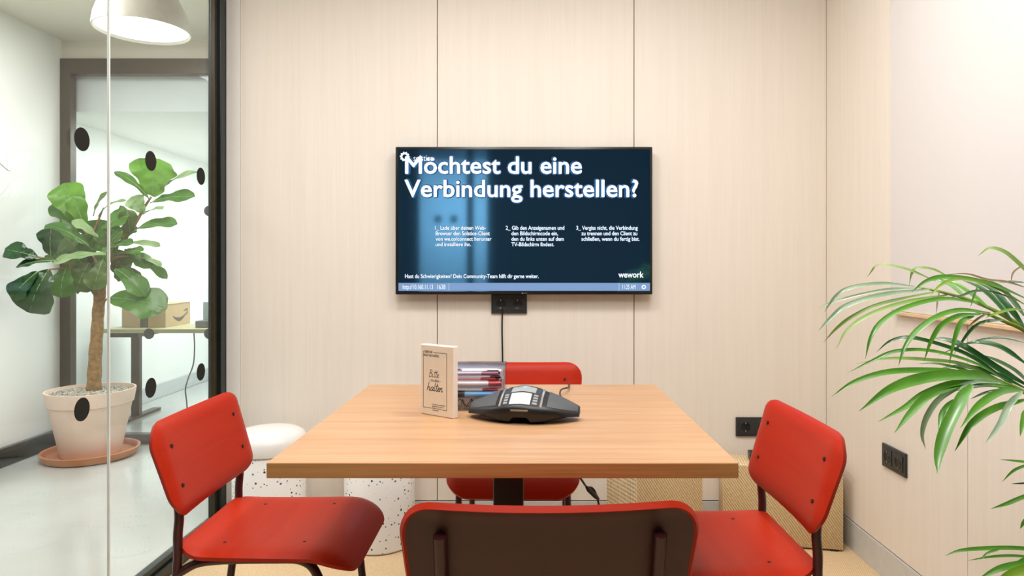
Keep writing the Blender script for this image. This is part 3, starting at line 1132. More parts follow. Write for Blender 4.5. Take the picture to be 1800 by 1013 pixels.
pen('white marker with a plum cap behind the red-capped one in the second drawer', -0.224, -0.072, yA + 0.040, zr[2] + 0.0065, 0.0065, PW, plain('pen_plum_cap', '7c3f55', 0.3), -0.2, cat='marker')
pen('white marker with a grey cap at the rear of the second drawer', -0.224, -0.070, yA + 0.060, zr[2] + 0.0065, 0.0065, PW, PG, -0.2, cat='marker')
pen('slim white pen resting on the rear markers of the second drawer', -0.222, -0.072, yA + 0.046, zr[2] + 0.0165, 0.0035, PW, PB, -0.2)
pen('white marker with a pink cap at the rear of the third drawer', -0.222, -0.070, yA + 0.060, zr[1] + 0.0065, 0.0065, PW, PPK, -0.25, cat='marker')
pen('slim white pen with a red cap lying on the sky blue marker', -0.215, -0.080, yA + 0.004, zr[1] + 0.0185, 0.0033, PW, PR_, -0.3)
pen('white pen with a black cap at the rear of the top drawer', -0.222, -0.072, yA + 0.036, zr[3] + 0.005, 0.005, PW, PB, 0.3)
pen('white pen with a lilac cap at the rear of the top drawer', -0.222, -0.072, yA + 0.054, zr[3] + 0.005, 0.005, PW, PLI, 0.3)
# rubber bands and bits in the lowest drawer
OLV = plain('rubber_band_olive', '8c8232', 0.5)
for i, (bx, by_, r1, r2, mat, lab, nm) in enumerate([
        (-0.19, yA + 0.01, 0.014, 0.010, OLV, 'olive rubber band looped in the bottom drawer of the organiser', 'rubber_band'),
        (-0.162, yA + 0.012, 0.012, 0.009, plain('rubber_band_brown', '5a3a22', 0.5), 'brown rubber band looped in the bottom drawer of the organiser', 'rubber_band'),
        (-0.14, yA + 0.016, 0.010, 0.008, plain('rubber_band_black', '2a241c', 0.5), 'black rubber band looped in the bottom drawer of the organiser', 'rubber_band')]):
    ps = []
    for k in range(33):
        a_ = 2 * math.pi * k / 32
        ps.append((bx + r1 * math.cos(a_), by_ + r2 * math.sin(a_) * 0.6, zr[0] + 0.0105 + 0.009 * math.sin(a_ * 2 + i)))
    tag(obj(nm, tube(ps, 0.0014, 6), mat, smooth='all'), lab, 'rubber band')
er = thing('eraser', 'pale pink eraser in the bottom drawer of the organiser', 'eraser', (-0.112, yA + 0.012, zr[0] + 0.0005))
obj('block', box(-0.016, 0.016, -0.008, 0.008, 0, 0.011, 0.002), plain('eraser_pink', 'd9a99a', 0.6), er)
obj('sleeve', box(-0.004, 0.0165, -0.0085, 0.0085, -0.0002, 0.0115, 0.001), PW, er)

# conference phone
PH = thing('conference_phone', 'black and grey conference phone with speaker wings on the table', 'phone', (-0.010, 1.70, TZ), math.radians(-9))
SX = 0.139


def yfront(s):
    return -0.073 + 0.062 * abs(s) ** 2.4


def yback(s):
    return 0.088 - 0.070 * abs(s) ** 1.7


def zlip(s):
    return 0.047 - 0.026 * abs(s) ** 1.5


def ztop(s):
    return 0.076 - 0.043 * abs(s) ** 1.5


def zbot(s):
    return 0.013 if abs(s) < 0.14 else 0.001 + 0.013 * abs(s) ** 1.3


def topsurf(s, q, lift=0.0):
    """point on the upper shell, q = 0 front lip .. 1 rear edge"""
    yf, yb_ = yfront(s) + 0.006, yback(s)
    y = yf + (yb_ - yf) * q
    if q < 0.62:
        k = q / 0.62
        z = zlip(s) + (ztop(s) - zlip(s)) * math.sin(k * math.pi / 2)
    else:
        k = (q - 0.62) / 0.38
        z = ztop(s) - (ztop(s) - zlip(s) * 0.7) * k ** 2
    return Vector((s * SX, y, z + lift))


NS = 33
bm = bmesh.new()
grid = []
for i in range(NS):
    s = -1 + 2 * i / (NS - 1)
    col = [Vector((s * SX, yfront(s) + 0.022, zbot(s))), Vector((s * SX, yfront(s) + 0.006, zbot(s) + 0.004)), Vector((s * SX, yfront(s), zlip(s) * 0.55)), Vector((s * SX, yfront(s) + 0.001, zlip(s) * 0.86))]
    col += [topsurf(s, q) for q in (0.0, 0.06, 0.15, 0.3, 0.45, 0.62, 0.75, 0.88, 1.0)]
    col += [Vector((s * SX, yback(s) - 0.002, zbot(s) + 0.004)), Vector((s * SX, yback(s) - 0.016, zbot(s)))]
    grid.append([bm.verts.new(c) for c in col])
for A, B in zip(grid, grid[1:]):
    for k in range(len(A)):
        k2 = (k + 1) % len(A)
        bm.faces.new((A[k], A[k2], B[k2], B[k]))
bm.faces.new(grid[0])
bm.faces.new(grid[-1][::-1])
body = obj('body', bm, M_PHONE, PH, smooth=True)


def patch(s0, s1, q0, q1, lift, ns=10, nq=8, shrink=None):
    bm = bmesh.new()
    g = []
    for i in range(ns + 1):
        s = s0 + (s1 - s0) * i / ns
        a_, b2 = (q0, q1) if shrink is None else shrink(s, q0, q1)
        g.append([bm.verts.new(topsurf(s, a_ + (b2 - a_) * j / nq, lift)) for j in range(nq + 1)])
    for A, B in zip(g, g[1:]):
        for j in range(nq):
            bm.faces.new((A[j], B[j], B[j + 1], A[j + 1]))
    # a skirt gives the patch its edge
    rim = [v for v in g[0]] + [c[-1] for c in g[1:]] + g[-1][::-1][1:] + [c[0] for c in g[::-1][1:-1]]
    low = [bm.verts.new(v.co - Vector((0, 0, lift + 0.0015))) for v in rim]
    for k in range(len(rim)):
        k2 = (k + 1) % len(rim)
        bm.faces.new((rim[k], rim[k2], low[k2], low[k]))
    return bm


obj('speaker_grille', patch(-0.97, -0.44, 0.03, 0.78, 0.0012), M_PHONEG, PH, smooth=True)
obj('speaker_grille', patch(0.46, 0.975, 0.03, 0.78, 0.0012), M_PHONEG, PH, smooth=True)
obj('speaker_grille', patch(-0.30, 0.30, 0.66, 0.95, 0.0012), M_PHONEG, PH, smooth=True)
pn = obj('control_panel', patch(-0.335, 0.335, 0.005, 0.60, 0.0010), plain('phone_panel', '2d3033', 0.35), PH, smooth=True)
for s in (-0.36, 0.36):
    obj('silver_strip', patch(s - 0.018, s + 0.018, 0.0, 0.62, 0.0022, 2, 12), M_SILVER, PH, smooth=True)
obj('display', patch(-0.21, 0.23, 0.34, 0.56, 0.0022), M_LCD, pn, smooth=True)
kp = obj('keypad', patch(-0.19, 0.17, 0.02, 0.30, 0.0020), M_KEYS, pn, smooth=True)
for k in range(4):
    q = 0.03 + 0.07 * k
    obj('button', patch(-0.30, -0.23, q, q + 0.045, 0.0026, 3, 3), M_KEYG, pn, smooth=True)
    obj('button', patch(0.21, 0.29, q, q + 0.045, 0.0026, 3, 3), M_KEYG, pn, smooth=True)
obj('logo_badge', patch(-0.10, 0.10, 0.575, 0.625, 0.0022, 6, 3), M_SILVER, PH, smooth=True)
obj('indicator', box(-0.021, 0.021, yfront(0) - 0.0012, yfront(0) + 0.003, 0.033, 0.037, 0.0005), plain('brass_indicator', '8a7f6a', 0.3), PH)
for sx in (-1, 1):
    obj('foot', box(sx * 0.048 - 0.012, sx * 0.048 + 0.012, -0.045, -0.02, 0.0, 0.012, 0.002), M_PHONE, PH)
obj('foot', box(-0.02, 0.02, 0.03, 0.065, 0.0, 0.016, 0.003), M_PHONE, PH)
cc = [W(983, 700, 1.80), W(988, 689, 1.83), W(986, 680, 1.87), W(990, 675, 1.91), W(1000, 673, 1.95), W(1002, 677, 1.96), W(1003, 683, 1.965)]
cc = [Vector((0.08, 1.757, TZ + 0.012)), Vector((0.092, 1.80, TZ + 0.010)), Vector((0.094, 1.86, TZ + 0.016)), Vector((0.090, 1.92, TZ + 0.018)), Vector((0.098, 2.0, TZ + 0.017)), Vector((0.120, 2.06, TZ + 0.012)), Vector((0.128, 2.12, TZ + 0.0055)), Vector((0.13, 2.175, TZ + 0.005)), Vector((0.13, 2.19, TZ - 0.01)), Vector((0.13, 2.192, TZ - 0.10))]
tag(obj('phone_cord', tube(catmull(cc, 8), 0.0026, 8), plain('dark_brown_cord', '3a2a20', 0.5, var=0.5, scale=200), smooth='all'), 'thin dark cord curling from the conference phone over the table edge', 'cable')

# ------------------------------------------------------------------ stools by the rear wall


def stool(label, u, Yc):
    x = (u - VX) / F * Yc
    t = thing('drum_stool', label, 'stool', (x, Yc, 0), 0, 'white speckled drum stools')
    R = 0.140
    obj('body', lathe([(0, 0.002), (R - 0.006, 0.002), (R, 0.008), (R, 0.375), (R - 0.004, 0.380), (0, 0.380)], 56), M_SPECK, t, smooth=True)
    R2 = 0.146
    prof = [(0, 0.380), (R2 - 0.012, 0.380), (R2 - 0.002, 0.384), (R2, 0.395), (R2 - 0.002, 0.425), (R2 - 0.012, 0.448), (R2 - 0.035, 0.462), (R2 - 0.08, 0.468), (0, 0.470)]
    obj('seat_lid', lathe(prof, 56), M_WHITEP, t, smooth=True)


stool('white speckled drum stool behind the chair by the glass partition', 474, 2.735)
stool('white speckled drum stool under the table, standing by the rear wall', 667.5, 2.765)

# ------------------------------------------------------------------ woven boxes by the rear wall


def woven_box(label, x, y, rot, w, d, h):
    """origin = front right foot corner; the box runs left and back"""
    t = thing('woven_box', label, 'box', (x, y, 0), rot)
    obj('body', box(-w, 0, 0, d, 0.008, h, 0.006), M_POUF, t, smooth=True)
    for fx in (-w + 0.03, -0.03):
        for fy in (0.02, d - 0.02):
            obj('foot', box(fx - 0.014, fx + 0.014, fy - 0.014, fy + 0.014, 0.0, 0.008), M_BLACK, t)
    return t


pr = W(1483, 972, F * H / (972 - VY))
woven_box('beige woven storage box in the corner, below the rear wall socket', pr.x, pr.y, math.radians(-10), 0.455, 0.16, 0.322)
woven_box('beige woven storage box half hidden behind the table', 0.405 + 0.30 * math.cos(0.40), 2.54 + 0.30 * math.sin(0.40), 0.40, 0.30, 0.23, 0.335)
t = thing('power_strip', 'small black socket block lying on the woven corner box', 'power strip', (0.955, 2.795, 0.322), math.radians(-10))
obj('case', box(-0.05, 0.07, -0.03, 0.03, 0.0003, 0.034, 0.004), M_SOCK, t)
for dx in (-0.02, 0.04):
    obj('outlet', lathe([(0, 0.0), (0.019, 0.0), (0.02, 0.002), (0.0, 0.0018)], 24, (dx, 0, 0.0342)), M_SOCKIN, t)

# ------------------------------------------------------------------ far room: desk with a parcel
YD = 4.80
dl, drr = W(180, 579, YD), W(378, 579, YD)
zd = dl.z
t = thing('narrow_desk', 'narrow pale wooden desk with grey legs behind the far glazing', 'desk', (dl.x + 0.4, YD + 0.25, 0))
obj('desk_top', box(dl.x, -1.75, YD, YD + 0.5, zd - 0.028, zd, 0.002), M_DESK, t, world=True)
for u in (240,):
    lx = W(u, 0, YD + 0.2).x
    for yy in (YD + 0.18,):
        obj('leg', box(lx - 0.03, lx + 0.03, yy, yy + 0.04, 0.02, zd - 0.062, 0.002), M_FRAME2, t, world=True)
    obj('foot_bar', box(lx - 0.03, lx + 0.03, YD + 0.02, YD + 0.48, 0.0, 0.02, 0.002), M_FRAME2, t, world=True)
    obj('bracket', box(lx - 0.10, lx + 0.10, YD + 0.04, YD + 0.46, zd - 0.062, zd - 0.028, 0.002), M_FRAME2, t, world=True)
for yy in (YD + 0.06, YD + 0.40):
    obj('leg', box(-1.90, -1.84, yy, yy + 0.04, 0.0, zd - 0.028, 0.002), M_FRAME2, t, world=True)

q0 = W(214, 578, YD + 0.12)
q1 = W(291, 578, YD + 0.12)
t = thing('cardboard_parcel', 'brown cardboard parcel with a printed arrow smile on the narrow desk', 'box', (q1.x, q1.y, zd))
bw, bd, bh = q1.x - q0.x, 0.36, 0.165
obj('carton', box(-bw, 0, 0, bd, 0.0005, bh, 0.002), M_CARD, t)
obj('tape', box(-bw * 0.58, -bw * 0.40, -0.001, 0.002, 0.001, bh), M_TAPE, t)
obj('flap', box(-bw - 0.004, 0.004, 0.0, bd / 2 - 0.002, bh, bh + 0.003), M_CARD, t)
obj('flap', box(-bw - 0.004, 0.004, bd / 2 + 0.002, bd, bh, bh + 0.003), M_CARD, t)
bm = bmesh.new()
top, bot = [], []
for k in range(21):
    a_ = k / 20
    y = 0.10 + 0.20 * a_
    zc_ = 0.085 - 0.045 * math.sin(math.pi * (a_ * 0.86 + 0.07)) + 0.012 * a_
    w_ = 0.003 + 0.011 * math.sin(math.pi * a_)
    top.append(bm.verts.new((0.0012, y, zc_ + w_)))
    bot.append(bm.verts.new((0.0012, y, zc_ - w_)))
for k in range(20):
    bm.faces.new((top[k], bot[k], bot[k + 1], top[k + 1]))
bm.faces.new([bm.verts.new(c) for c in ((0.0012, 0.262, 0.112), (0.0012, 0.318, 0.122), (0.0012, 0.312, 0.072), (0.0012, 0.302, 0.072), (0.0012, 0.304, 0.108), (0.0012, 0.264, 0.103))])
obj('printed_arrow', bm, M_TAPE, t)

t = thing('desk_device', 'small grey device with an upright pale screen on the narrow desk', 'device', W(362, 578, YD + 0.15))
t.location.z = zd
obj('base', box(-0.055, 0.06, -0.05, 0.06, 0.0005, 0.05, 0.006), M_GREY, t)
obj('panel', box(-0.05, 0.055, 0.06, 0.072, 0.0005, 0.18, 0.003), plain('pale_panel', 'b9c4c4', 0.4), t)
obj('lever', tube([(-0.05, 0, 0.01), (-0.02, 0, 0.035), (0.05, 0, 0.06)], 0.006, 8), M_GREY, t)
cp = [W(341, 585, YD + 0.02), W(342, 610, YD + 0.02), W(340, 640, YD + 0.02), W(331, 665, YD + 0.02), W(326, 685, YD + 0.02), W(328, 705, YD + 0.02), W(330, 732, YD + 0.02), W(332, 745, YD + 0.02)]
cp.append(Vector((cp[-1].x + 0.02, YD + 0.04, 0.006)))
cp.append(Vector((cp[-1].x + 0.10, YD + 0.10, 0.005)))
cp[0].z = zd - 0.03
tag(obj('desk_cable', tube(catmull(cp, 6), 0.005, 8), M_GREY, smooth='all'), 'grey cable hanging loosely from the narrow desk', 'cable')

# ------------------------------------------------------------------ fig tree in its pot
YPT = 4.0
pc = W(160, 684, YPT)
px_, pz = pc.x, pc.z
t = thing('plant_saucer', 'round terracotta saucer under the fig tree pot', 'saucer', (px_, YPT, 0))
obj('dish', lathe([(0, 0.002), (0.225, 0.002), (0.236, 0.006), (0.250, 0.040), (0.253, 0.046), (0.246, 0.048), (0.238, 0.044), (0.226, 0.016), (0.0, 0.014)], 64), M_TERRA, t, smooth=True)

fig = thing('fiddle_leaf_fig', 'fiddle-leaf fig tree in a pale clay pot standing in the hall corner', 'plant', (px_, YPT, 0.016))
PH_ = pz - 0.016
obj('pot', lathe([(0, 0.001), (0.150, 0.001), (0.155, 0.008), (0.211, PH_ - 0.085), (0.220, PH_ - 0.080), (0.232, PH_ - 0.008), (0.232, PH_), (0.222, PH_), (0.208, PH_ - 0.06), (0.205, PH_ - 0.10), (0.0, PH_ - 0.10)], 64), M_POT, fig, smooth=True)
# gravel: a mound with loose pebbles, too many to count
bm = lathe([(0, PH_ - 0.006), (0.10, PH_ - 0.010), (0.2185, PH_ - 0.022), (0.2145, PH_ - 0.04), (0.0, PH_ - 0.05)], 40)
rg = random.Random(3)
for k in range(900):
    r = 0.207 * math.sqrt(rg.random())
    a_ = rg.random() * 2 * math.pi
    s = rg.uniform(0.004, 0.008)
    c = Vector((r * math.cos(a_), r * math.sin(a_), PH_ - 0.007 - 0.012 * (r / 0.21) ** 1.5 + s * 0.35))
    rot = Matrix.Rotation(rg.random() * 6, 4, 'Z') @ Matrix.Rotation(rg.random(), 4, 'X')
    vs_ = [bm.verts.new(c + rot @ Vector(v_) * s) for v_ in ((1, 0, 0), (-1, 0, 0), (0, 0.8, 0), (0, -0.8, 0), (0, 0, 0.6), (0, 0, -0.6))]
    for f in ((0, 2, 4), (2, 1, 4), (1, 3, 4), (3, 0, 4), (2, 0, 5), (1, 2, 5), (3, 1, 5), (0, 3, 5)):
        bm.faces.new([vs_[i] for i in f])


def gravel_mat():
    m, nt, b, o = newmat('grey_gravel')
    v = coords(nt)
    vo = node(nt, 'ShaderNodeTexVoronoi')
    vo.inputs['Scale'].default_value = 110.0
    nt.links.new(v, vo.inputs['Vector'])
    sep = node(nt, 'ShaderNodeSeparateColor')
    nt.links.new(vo.outputs['Color'], sep.inputs[0])
    nt.links.new(ramp(nt, sep.outputs[0], [(0.0, lin('7d7a70')), (0.5, lin('aaa69a')), (1.0, lin('d0ccc0'))]), b.inputs['Base Color'])
    b.inputs['Roughness'].default_value = 0.8
    return m


obj('gravel', bm, gravel_mat(), fig, kind='stuff')


def FW(u, v, dy=0.0):
    return W(u, v, YPT + dy)


tr = [FW(165, 690), FW(166, 660), FW(168, 620), FW(171, 580), FW(173, 545), FW(176, 515), FW(181, 485, -0.01), FW(187, 455, -0.01), FW(196, 428), FW(213, 416, 0.02), FW(228, 408, 0.03), FW(241, 388, 0.04), FW(253, 366, 0.05), FW(266, 346, 0.05)]
rr = [0.040, 0.037, 0.034, 0.032, 0.031, 0.030, 0.024, 0.020, 0.015, 0.012, 0.010, 0.009, 0.008, 0.006]
pts = catmull(tr, 4)
rads = []
for i in range(len(pts)):
    f = i / (len(pts) - 1) * (len(rr) - 1)
    k = min(int(f), len(rr) - 2)
    rads.append((rr[k] + (rr[k + 1] - rr[k]) * (f - k)) * (1 + 0.06 * math.sin(i * 1.7)))
trunk = obj('trunk', tube(pts, rads, 14), M_BARK, fig, world=True, smooth='all')
for br, r0, r1 in (
        ([FW(175, 525), FW(163, 508, -0.03), FW(148, 492, -0.06), FW(125, 472, -0.1), FW(100, 460, -0.12), (FW(66, 452, -0.13))], 0.020, 0.005),
        ([FW(180, 488), FW(170, 455, 0.05), FW(158, 425, 0.06), FW(150, 398, 0.06), FW(147, 380, 0.06)], 0.017, 0.006),
        ([FW(186, 460), FW(205, 452, -0.05), FW(228, 450, -0.06), FW(245, 455, -0.06)], 0.010, 0.004),
        ([FW(174, 545), FW(181, 540, -0.03), FW(184, 530, -0.05), FW(190, 524, -0.06)], 0.008, 0.004),
        ([FW(158, 425, 0.06), FW(168, 400, 0.05), FW(176, 380, 0.03), FW(182, 365, 0.03)], 0.008, 0.004),
        ([FW(120, 470, -0.1), FW(105, 472, -0.16), FW(86, 474, -0.18)], 0.007, 0.004)):
    obj('branch', tube(catmull(br, 5), [r0, r1], 10), M_BARK, fig, world=True, smooth='all')

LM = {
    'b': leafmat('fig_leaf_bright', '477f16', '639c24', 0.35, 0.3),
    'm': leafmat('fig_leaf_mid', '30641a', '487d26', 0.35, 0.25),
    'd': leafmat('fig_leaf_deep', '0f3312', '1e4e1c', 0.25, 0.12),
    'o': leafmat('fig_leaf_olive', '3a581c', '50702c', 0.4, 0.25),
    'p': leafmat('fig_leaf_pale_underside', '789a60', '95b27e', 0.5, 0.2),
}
PROF = [(0, 0.10), (0.06, 0.26), (0.15, 0.42), (0.28, 0.54), (0.40, 0.62), (0.52, 0.78), (0.65, 0.95), (0.75, 1.0), (0.85, 0.93), (0.93, 0.70), (0.98, 0.38), (1.0, 0.08)]


def prof(t_):
    for (a0, b0), (a1, b1) in zip(PROF, PROF[1:]):
        if t_ <= a1:
            return b0 + (b1 - b0) * (t_ - a0) / (a1 - a0)
    return 0.05


RL = random.Random(11)


def fig_leaf(b, tip, w, tone, facing, bend=0.12, fold=0.18):
    """b, tip: points in space; w: full width in metres; facing: rough normal of its upper side"""
    ax = tip - b
    L = ax.length
    ax = ax.normalized()
    n = Vector(facing)
    n = (n - ax * n.dot(ax)).normalized()
    s = ax.cross(n)
    bm = bmesh.new()
    NT, NX = 16, 8
    ph = RL.random() * 6
    g = []
    for i in range(NT + 1):
        t_ = i / NT
        hw = w / 2 * prof(t_)
        row = []
        for j in range(NX + 1):
            x = -1 + 2 * j / NX
            wav = 0.045 * w * abs(x) ** 2 * math.sin(t_ * 15 + ph + (2.1 if x > 0 else 0)) + 0.018 * w * math.sin(abs(x) * 6 + t_ * 26)
            arch = bend * L * (4 * t_ * (1 - t_)) - bend * 0.5 * L * t_ * t_
            edge = 1 + 0.04 * math.sin(t_ * 21 + ph)
            row.append(bm.verts.new(b + ax * (L * t_) + s * (x * hw * edge) + n * (arch + fold * abs(x) * hw + wav)))
        g.append(row)
    for A, B in zip(g, g[1:]):
        for j in range(NX):
            bm.faces.new((A[j], A[j + 1], B[j + 1], B[j]))
    o = obj('leaf', bm, LM[tone], fig, world=True, smooth='all')
    # midrib as a fine raised vein on both faces
    mid = [r[NX // 2].co.copy() if False else None for r in ()]
    pts_ = []
    for i in range(0, NT + 1, 2):
        t_ = i / NT
        arch = bend * L * (4 * t_ * (1 - t_)) - bend * 0.5 * L * t_ * t_
        pts_.append(b + ax * (L * t_) + n * arch)
    obj('midrib', tube(pts_, [0.0035, 0.001], 6), LM['p'], o, world=True, smooth='all')


# base u, v, dy; tip u, v, dy; width px; tone; facing
LEAVES = [
    (270, 346, .05, 274, 279, .00, 76, 'b', (0, -1, .15)),
    (276, 342, .05, 345, 300, .02, 26, 'p', (-.3, -.5, .8)),
    (264, 357, .05, 341, 344, .00, 30, 'm', (.1, -.7, .7)),
    (262, 350, .04, 203, 300, -.05, 18, 'm', (.4, -.6, .7)),
    (253, 374, .04, 231, 346, .00, 30, 'p', (.2, -.9, .3)),
    (251, 377, .04, 286, 366, -.05, 18, 'p', (.1, -.5, .9)),
    (226, 413, .03, 309, 390, -.02, 30, 'm', (0, -.6, .8)),
    (229, 411, .02, 223, 369, -.03, 27, 'o', (.5, -.9, .1)),
    (214, 429, .0, 281, 431, -.03, 18, 'p', (0, -.5, .9)),
    (220, 438, -.02, 264, 470, -.08, 25, 'm', (.2, -.7, .6)),
    (240, 453, -.05, 294, 489, -.05, 17, 'm', (.2, -.6, .8)),
    (245, 455, -.06, 284, 466, -.09, 12, 'p', (0, -.4, .9)),
    (203, 473, -.05, 257, 518, -.1, 32, 'm', (.4, -.8, .5)),
    (212, 468, .02, 247, 488, .0, 14, 'o', (.1, -.5, .9)),
    (190, 524, -.06, 292, 540, -.1, 54, 'm', (.0, -.8, .6)),
    (147, 398, .05, 110, 322, .02, 52, 'b', (.25, -1, .25)),
    (152, 412, .08, 100, 352, .12, 44, 'm', (.3, -.9, .4)),
    (164, 380, .03, 188, 336, .02, 15, 'o', (-.3, -.7, .6)),
    (173, 381, .03, 219, 350, .0, 16, 'p', (-.3, -.5, .9)),
    (180, 405, .0, 224, 378, -.04, 46, 'm', (-.3, -.8, .6)),
    (172, 418, -.04, 127, 387, -.1, 23, 'p', (.2, -.5, .9)),
    (156, 432, -.02, 80, 393, -.06, 26, 'm', (.4, -.7, .7)),
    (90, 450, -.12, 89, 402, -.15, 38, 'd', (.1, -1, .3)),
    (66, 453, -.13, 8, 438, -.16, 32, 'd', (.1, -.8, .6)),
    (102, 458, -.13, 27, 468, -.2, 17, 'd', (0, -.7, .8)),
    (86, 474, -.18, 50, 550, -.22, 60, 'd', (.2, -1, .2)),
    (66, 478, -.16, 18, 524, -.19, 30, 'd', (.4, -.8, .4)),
    (118, 468, -.12, 106, 523, -.16, 44, 'm', (.1, -1, .1)),
    (186, 447, -.06, 91, 461, -.14, 26, 'p', (0, -.6, .9)),
    (156, 462, -.08, 133, 512, -.11, 44, 'o', (.3, -1, .0)),
    (182, 455, -.08, 164, 510, -.13, 32, 'o', (.2, -1, .1)),
    (202, 476, .05, 221, 442, .08, 50, 'o', (-.2, -1, .1)),
    (165, 440, .02, 140, 425, -.04, 40, 'm', (.3, -.9, .4)),
    (150, 470, .06, 128, 440, .10, 50, 'o', (.2, -1, .1)),
    (188, 440, .04, 150, 400, .09, 52, 'm', (.1, -1, .2)),
    (205, 440, .03, 180, 395, .10, 48, 'o', (.1, -1, .1)),
    (196, 432, -.03, 178, 462, -.08, 26, 'm', (-.2, -1, .2)),
    (215, 425, .06, 235, 395, .10, 30, 'o', (-.2, -1, .2)),
    (195, 430, -.02, 215, 405, -.08, 30, 'm', (-.3, -.9, .3)),
    (185, 445, -.04, 232, 425, -.12, 22, 'm', (-.1, -.6, .8)),
    (110, 465, -.05, 100, 440, .02, 36, 'm', (.2, -1, .3)),
    (150, 445, .08, 110, 412, .12, 46, 'o', (.2, -1, .2)),
    (165, 430, .06, 175, 385, .12, 44, 'm', (.0, -1, .2)),
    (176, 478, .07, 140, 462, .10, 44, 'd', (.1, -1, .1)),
    (196, 462, .08, 228, 476, .10, 44, 'o', (-.1, -1, .1)),
    (150, 402, .04, 128, 345, -.02, 30, 'b', (.5, -.9, .2)),
    (205, 448, -.06, 250, 440, -.14, 20, 'm', (0, -.6, .8)),
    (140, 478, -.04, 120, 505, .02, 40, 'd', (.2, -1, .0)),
]
for bu, bv, bd_, tu, tv_, td, wp, tone, fcg in LEAVES:
    kx = max(0.0, (110 - min(bu, tu)) / 100.0) * 0.16
    fig_leaf(FW(bu, bv, bd_ - kx), FW(tu, tv_, td - kx), 1.14 * wp / F * YPT, tone, fcg, bend=RL.uniform(0.05, 0.12), fold=RL.uniform(0.05, 0.2))

# ------------------------------------------------------------------ palm at the right
palm = thing('areca_palm', 'leafy green areca palm arching in from the side wall', 'plant', (1.06, 1.22, 0))
obj('pot', lathe([(0, 0.0), (0.12, 0.0), (0.125, 0.006), (0.16, 0.27), (0.165, 0.28), (0.155, 0.28), (0.148, 0.25), (0, 0.25)], 48), plain('palm_pot_grey', '55585a', 0.5), palm, smooth=True)
obj('soil', lathe([(0, 0.262), (0.149, 0.255), (0.147, 0.235), (0, 0.235)], 40), plain('soil', '33281d', 0.9, var=0.4, scale=80, bmp=0.8), palm)
PM = {
    'm': leafmat('palm_leaflet', '4a8a26', '6aa83a', 0.24, 0.25, 0.7),
    'd': leafmat('palm_leaflet_deep', '1d4c20', '316a30', 0.24, 0.15, 0.7),
    'l': leafmat('palm_leaflet_light', '7aa048', '98b868', 0.35, 0.3),
    'y': leafmat('palm_leaflet_young', '74a02a', '92b83c', 0.35, 0.3),
    'g': leafmat('palm_leaflet_sheen', '86a582', 'a5bf9c', 0.22, 0.25, 0.8),  # whitish highlight of glossy blades put into the colour
    'b': leafmat('palm_leaflet_dry', '6d5a3a', '8d7a52', 0.7, 0.1),
}
RP = random.Random(5)


def frond(rach, r0=0.006):
    return obj('frond', tube(catmull(rach, 8), [r0, 0.002], 8), leafmat('palm_stalk', '6d8c2c', '8aa544', 0.4, 0.1), palm, world=True, smooth='all')


def leaflet(fr, pix, wpx, tone, Y0, dY, dip=True):
    """a narrow folded blade along a curve of pixels, from depth Y0 at its root to Y0 + dY at its tip"""
    n = len(pix)
    ctl = []
    for i, (u, v) in enumerate(pix):
        k = i / (n - 1)
        ctl.append(W(u, v, Y0 + dY * k))
    c = catmull(ctl, 6)
    bm = bmesh.new()
    rows = []
    m = len(c)
    tw = RP.uniform(-0.35, 0.35)
    for i, p in enumerate(c):
        k = i / (m - 1)
        ta = (c[min(i + 1, m - 1)] - c[max(i - 1, 0)]).normalized()
        nn = Vector((-0.15 + tw, -0.75, 0.65))
        nn = (nn - ta * nn.dot(ta)).normalized()
        s = ta.cross(nn)
        wd = 0.82 * wpx / F * Y0 / 2 * (min(1.0, 0.35 + k * 3.2) * (1.0 if k < 0.55 else max(0.03, 1 - ((k - 0.55) / 0.45) ** 1.6)))
        rows.append([bm.verts.new(p - s * wd + nn * wd * 0.35), bm.verts.new(p), bm.verts.new(p + s * wd + nn * wd * 0.35)])
    for A, B in zip(rows, rows[1:]):
        bm.faces.new((A[0], A[1], B[1], B[0]))
        bm.faces.new((A[1], A[2], B[2], B[1]))
    obj('leaflet', bm, PM[tone], fr, world=True, smooth='all')


base = Vector((1.06, 1.22, 0.25))


def stalk(pix, Y0, Y1):
    n = len(pix)
    top = [W(u, v, Y0 + (Y1 - Y0) * i / (n - 1)) for i, (u, v) in enumerate(pix)]
    d = top[0] - base
    low = [base + Vector((RP.uniform(-.03, .03), RP.uniform(-.03, .03), 0)), base + Vector((d.x * 0.25 + 0.02, d.y * 0.3, d.z * 0.55))]
    return frond(low + top)


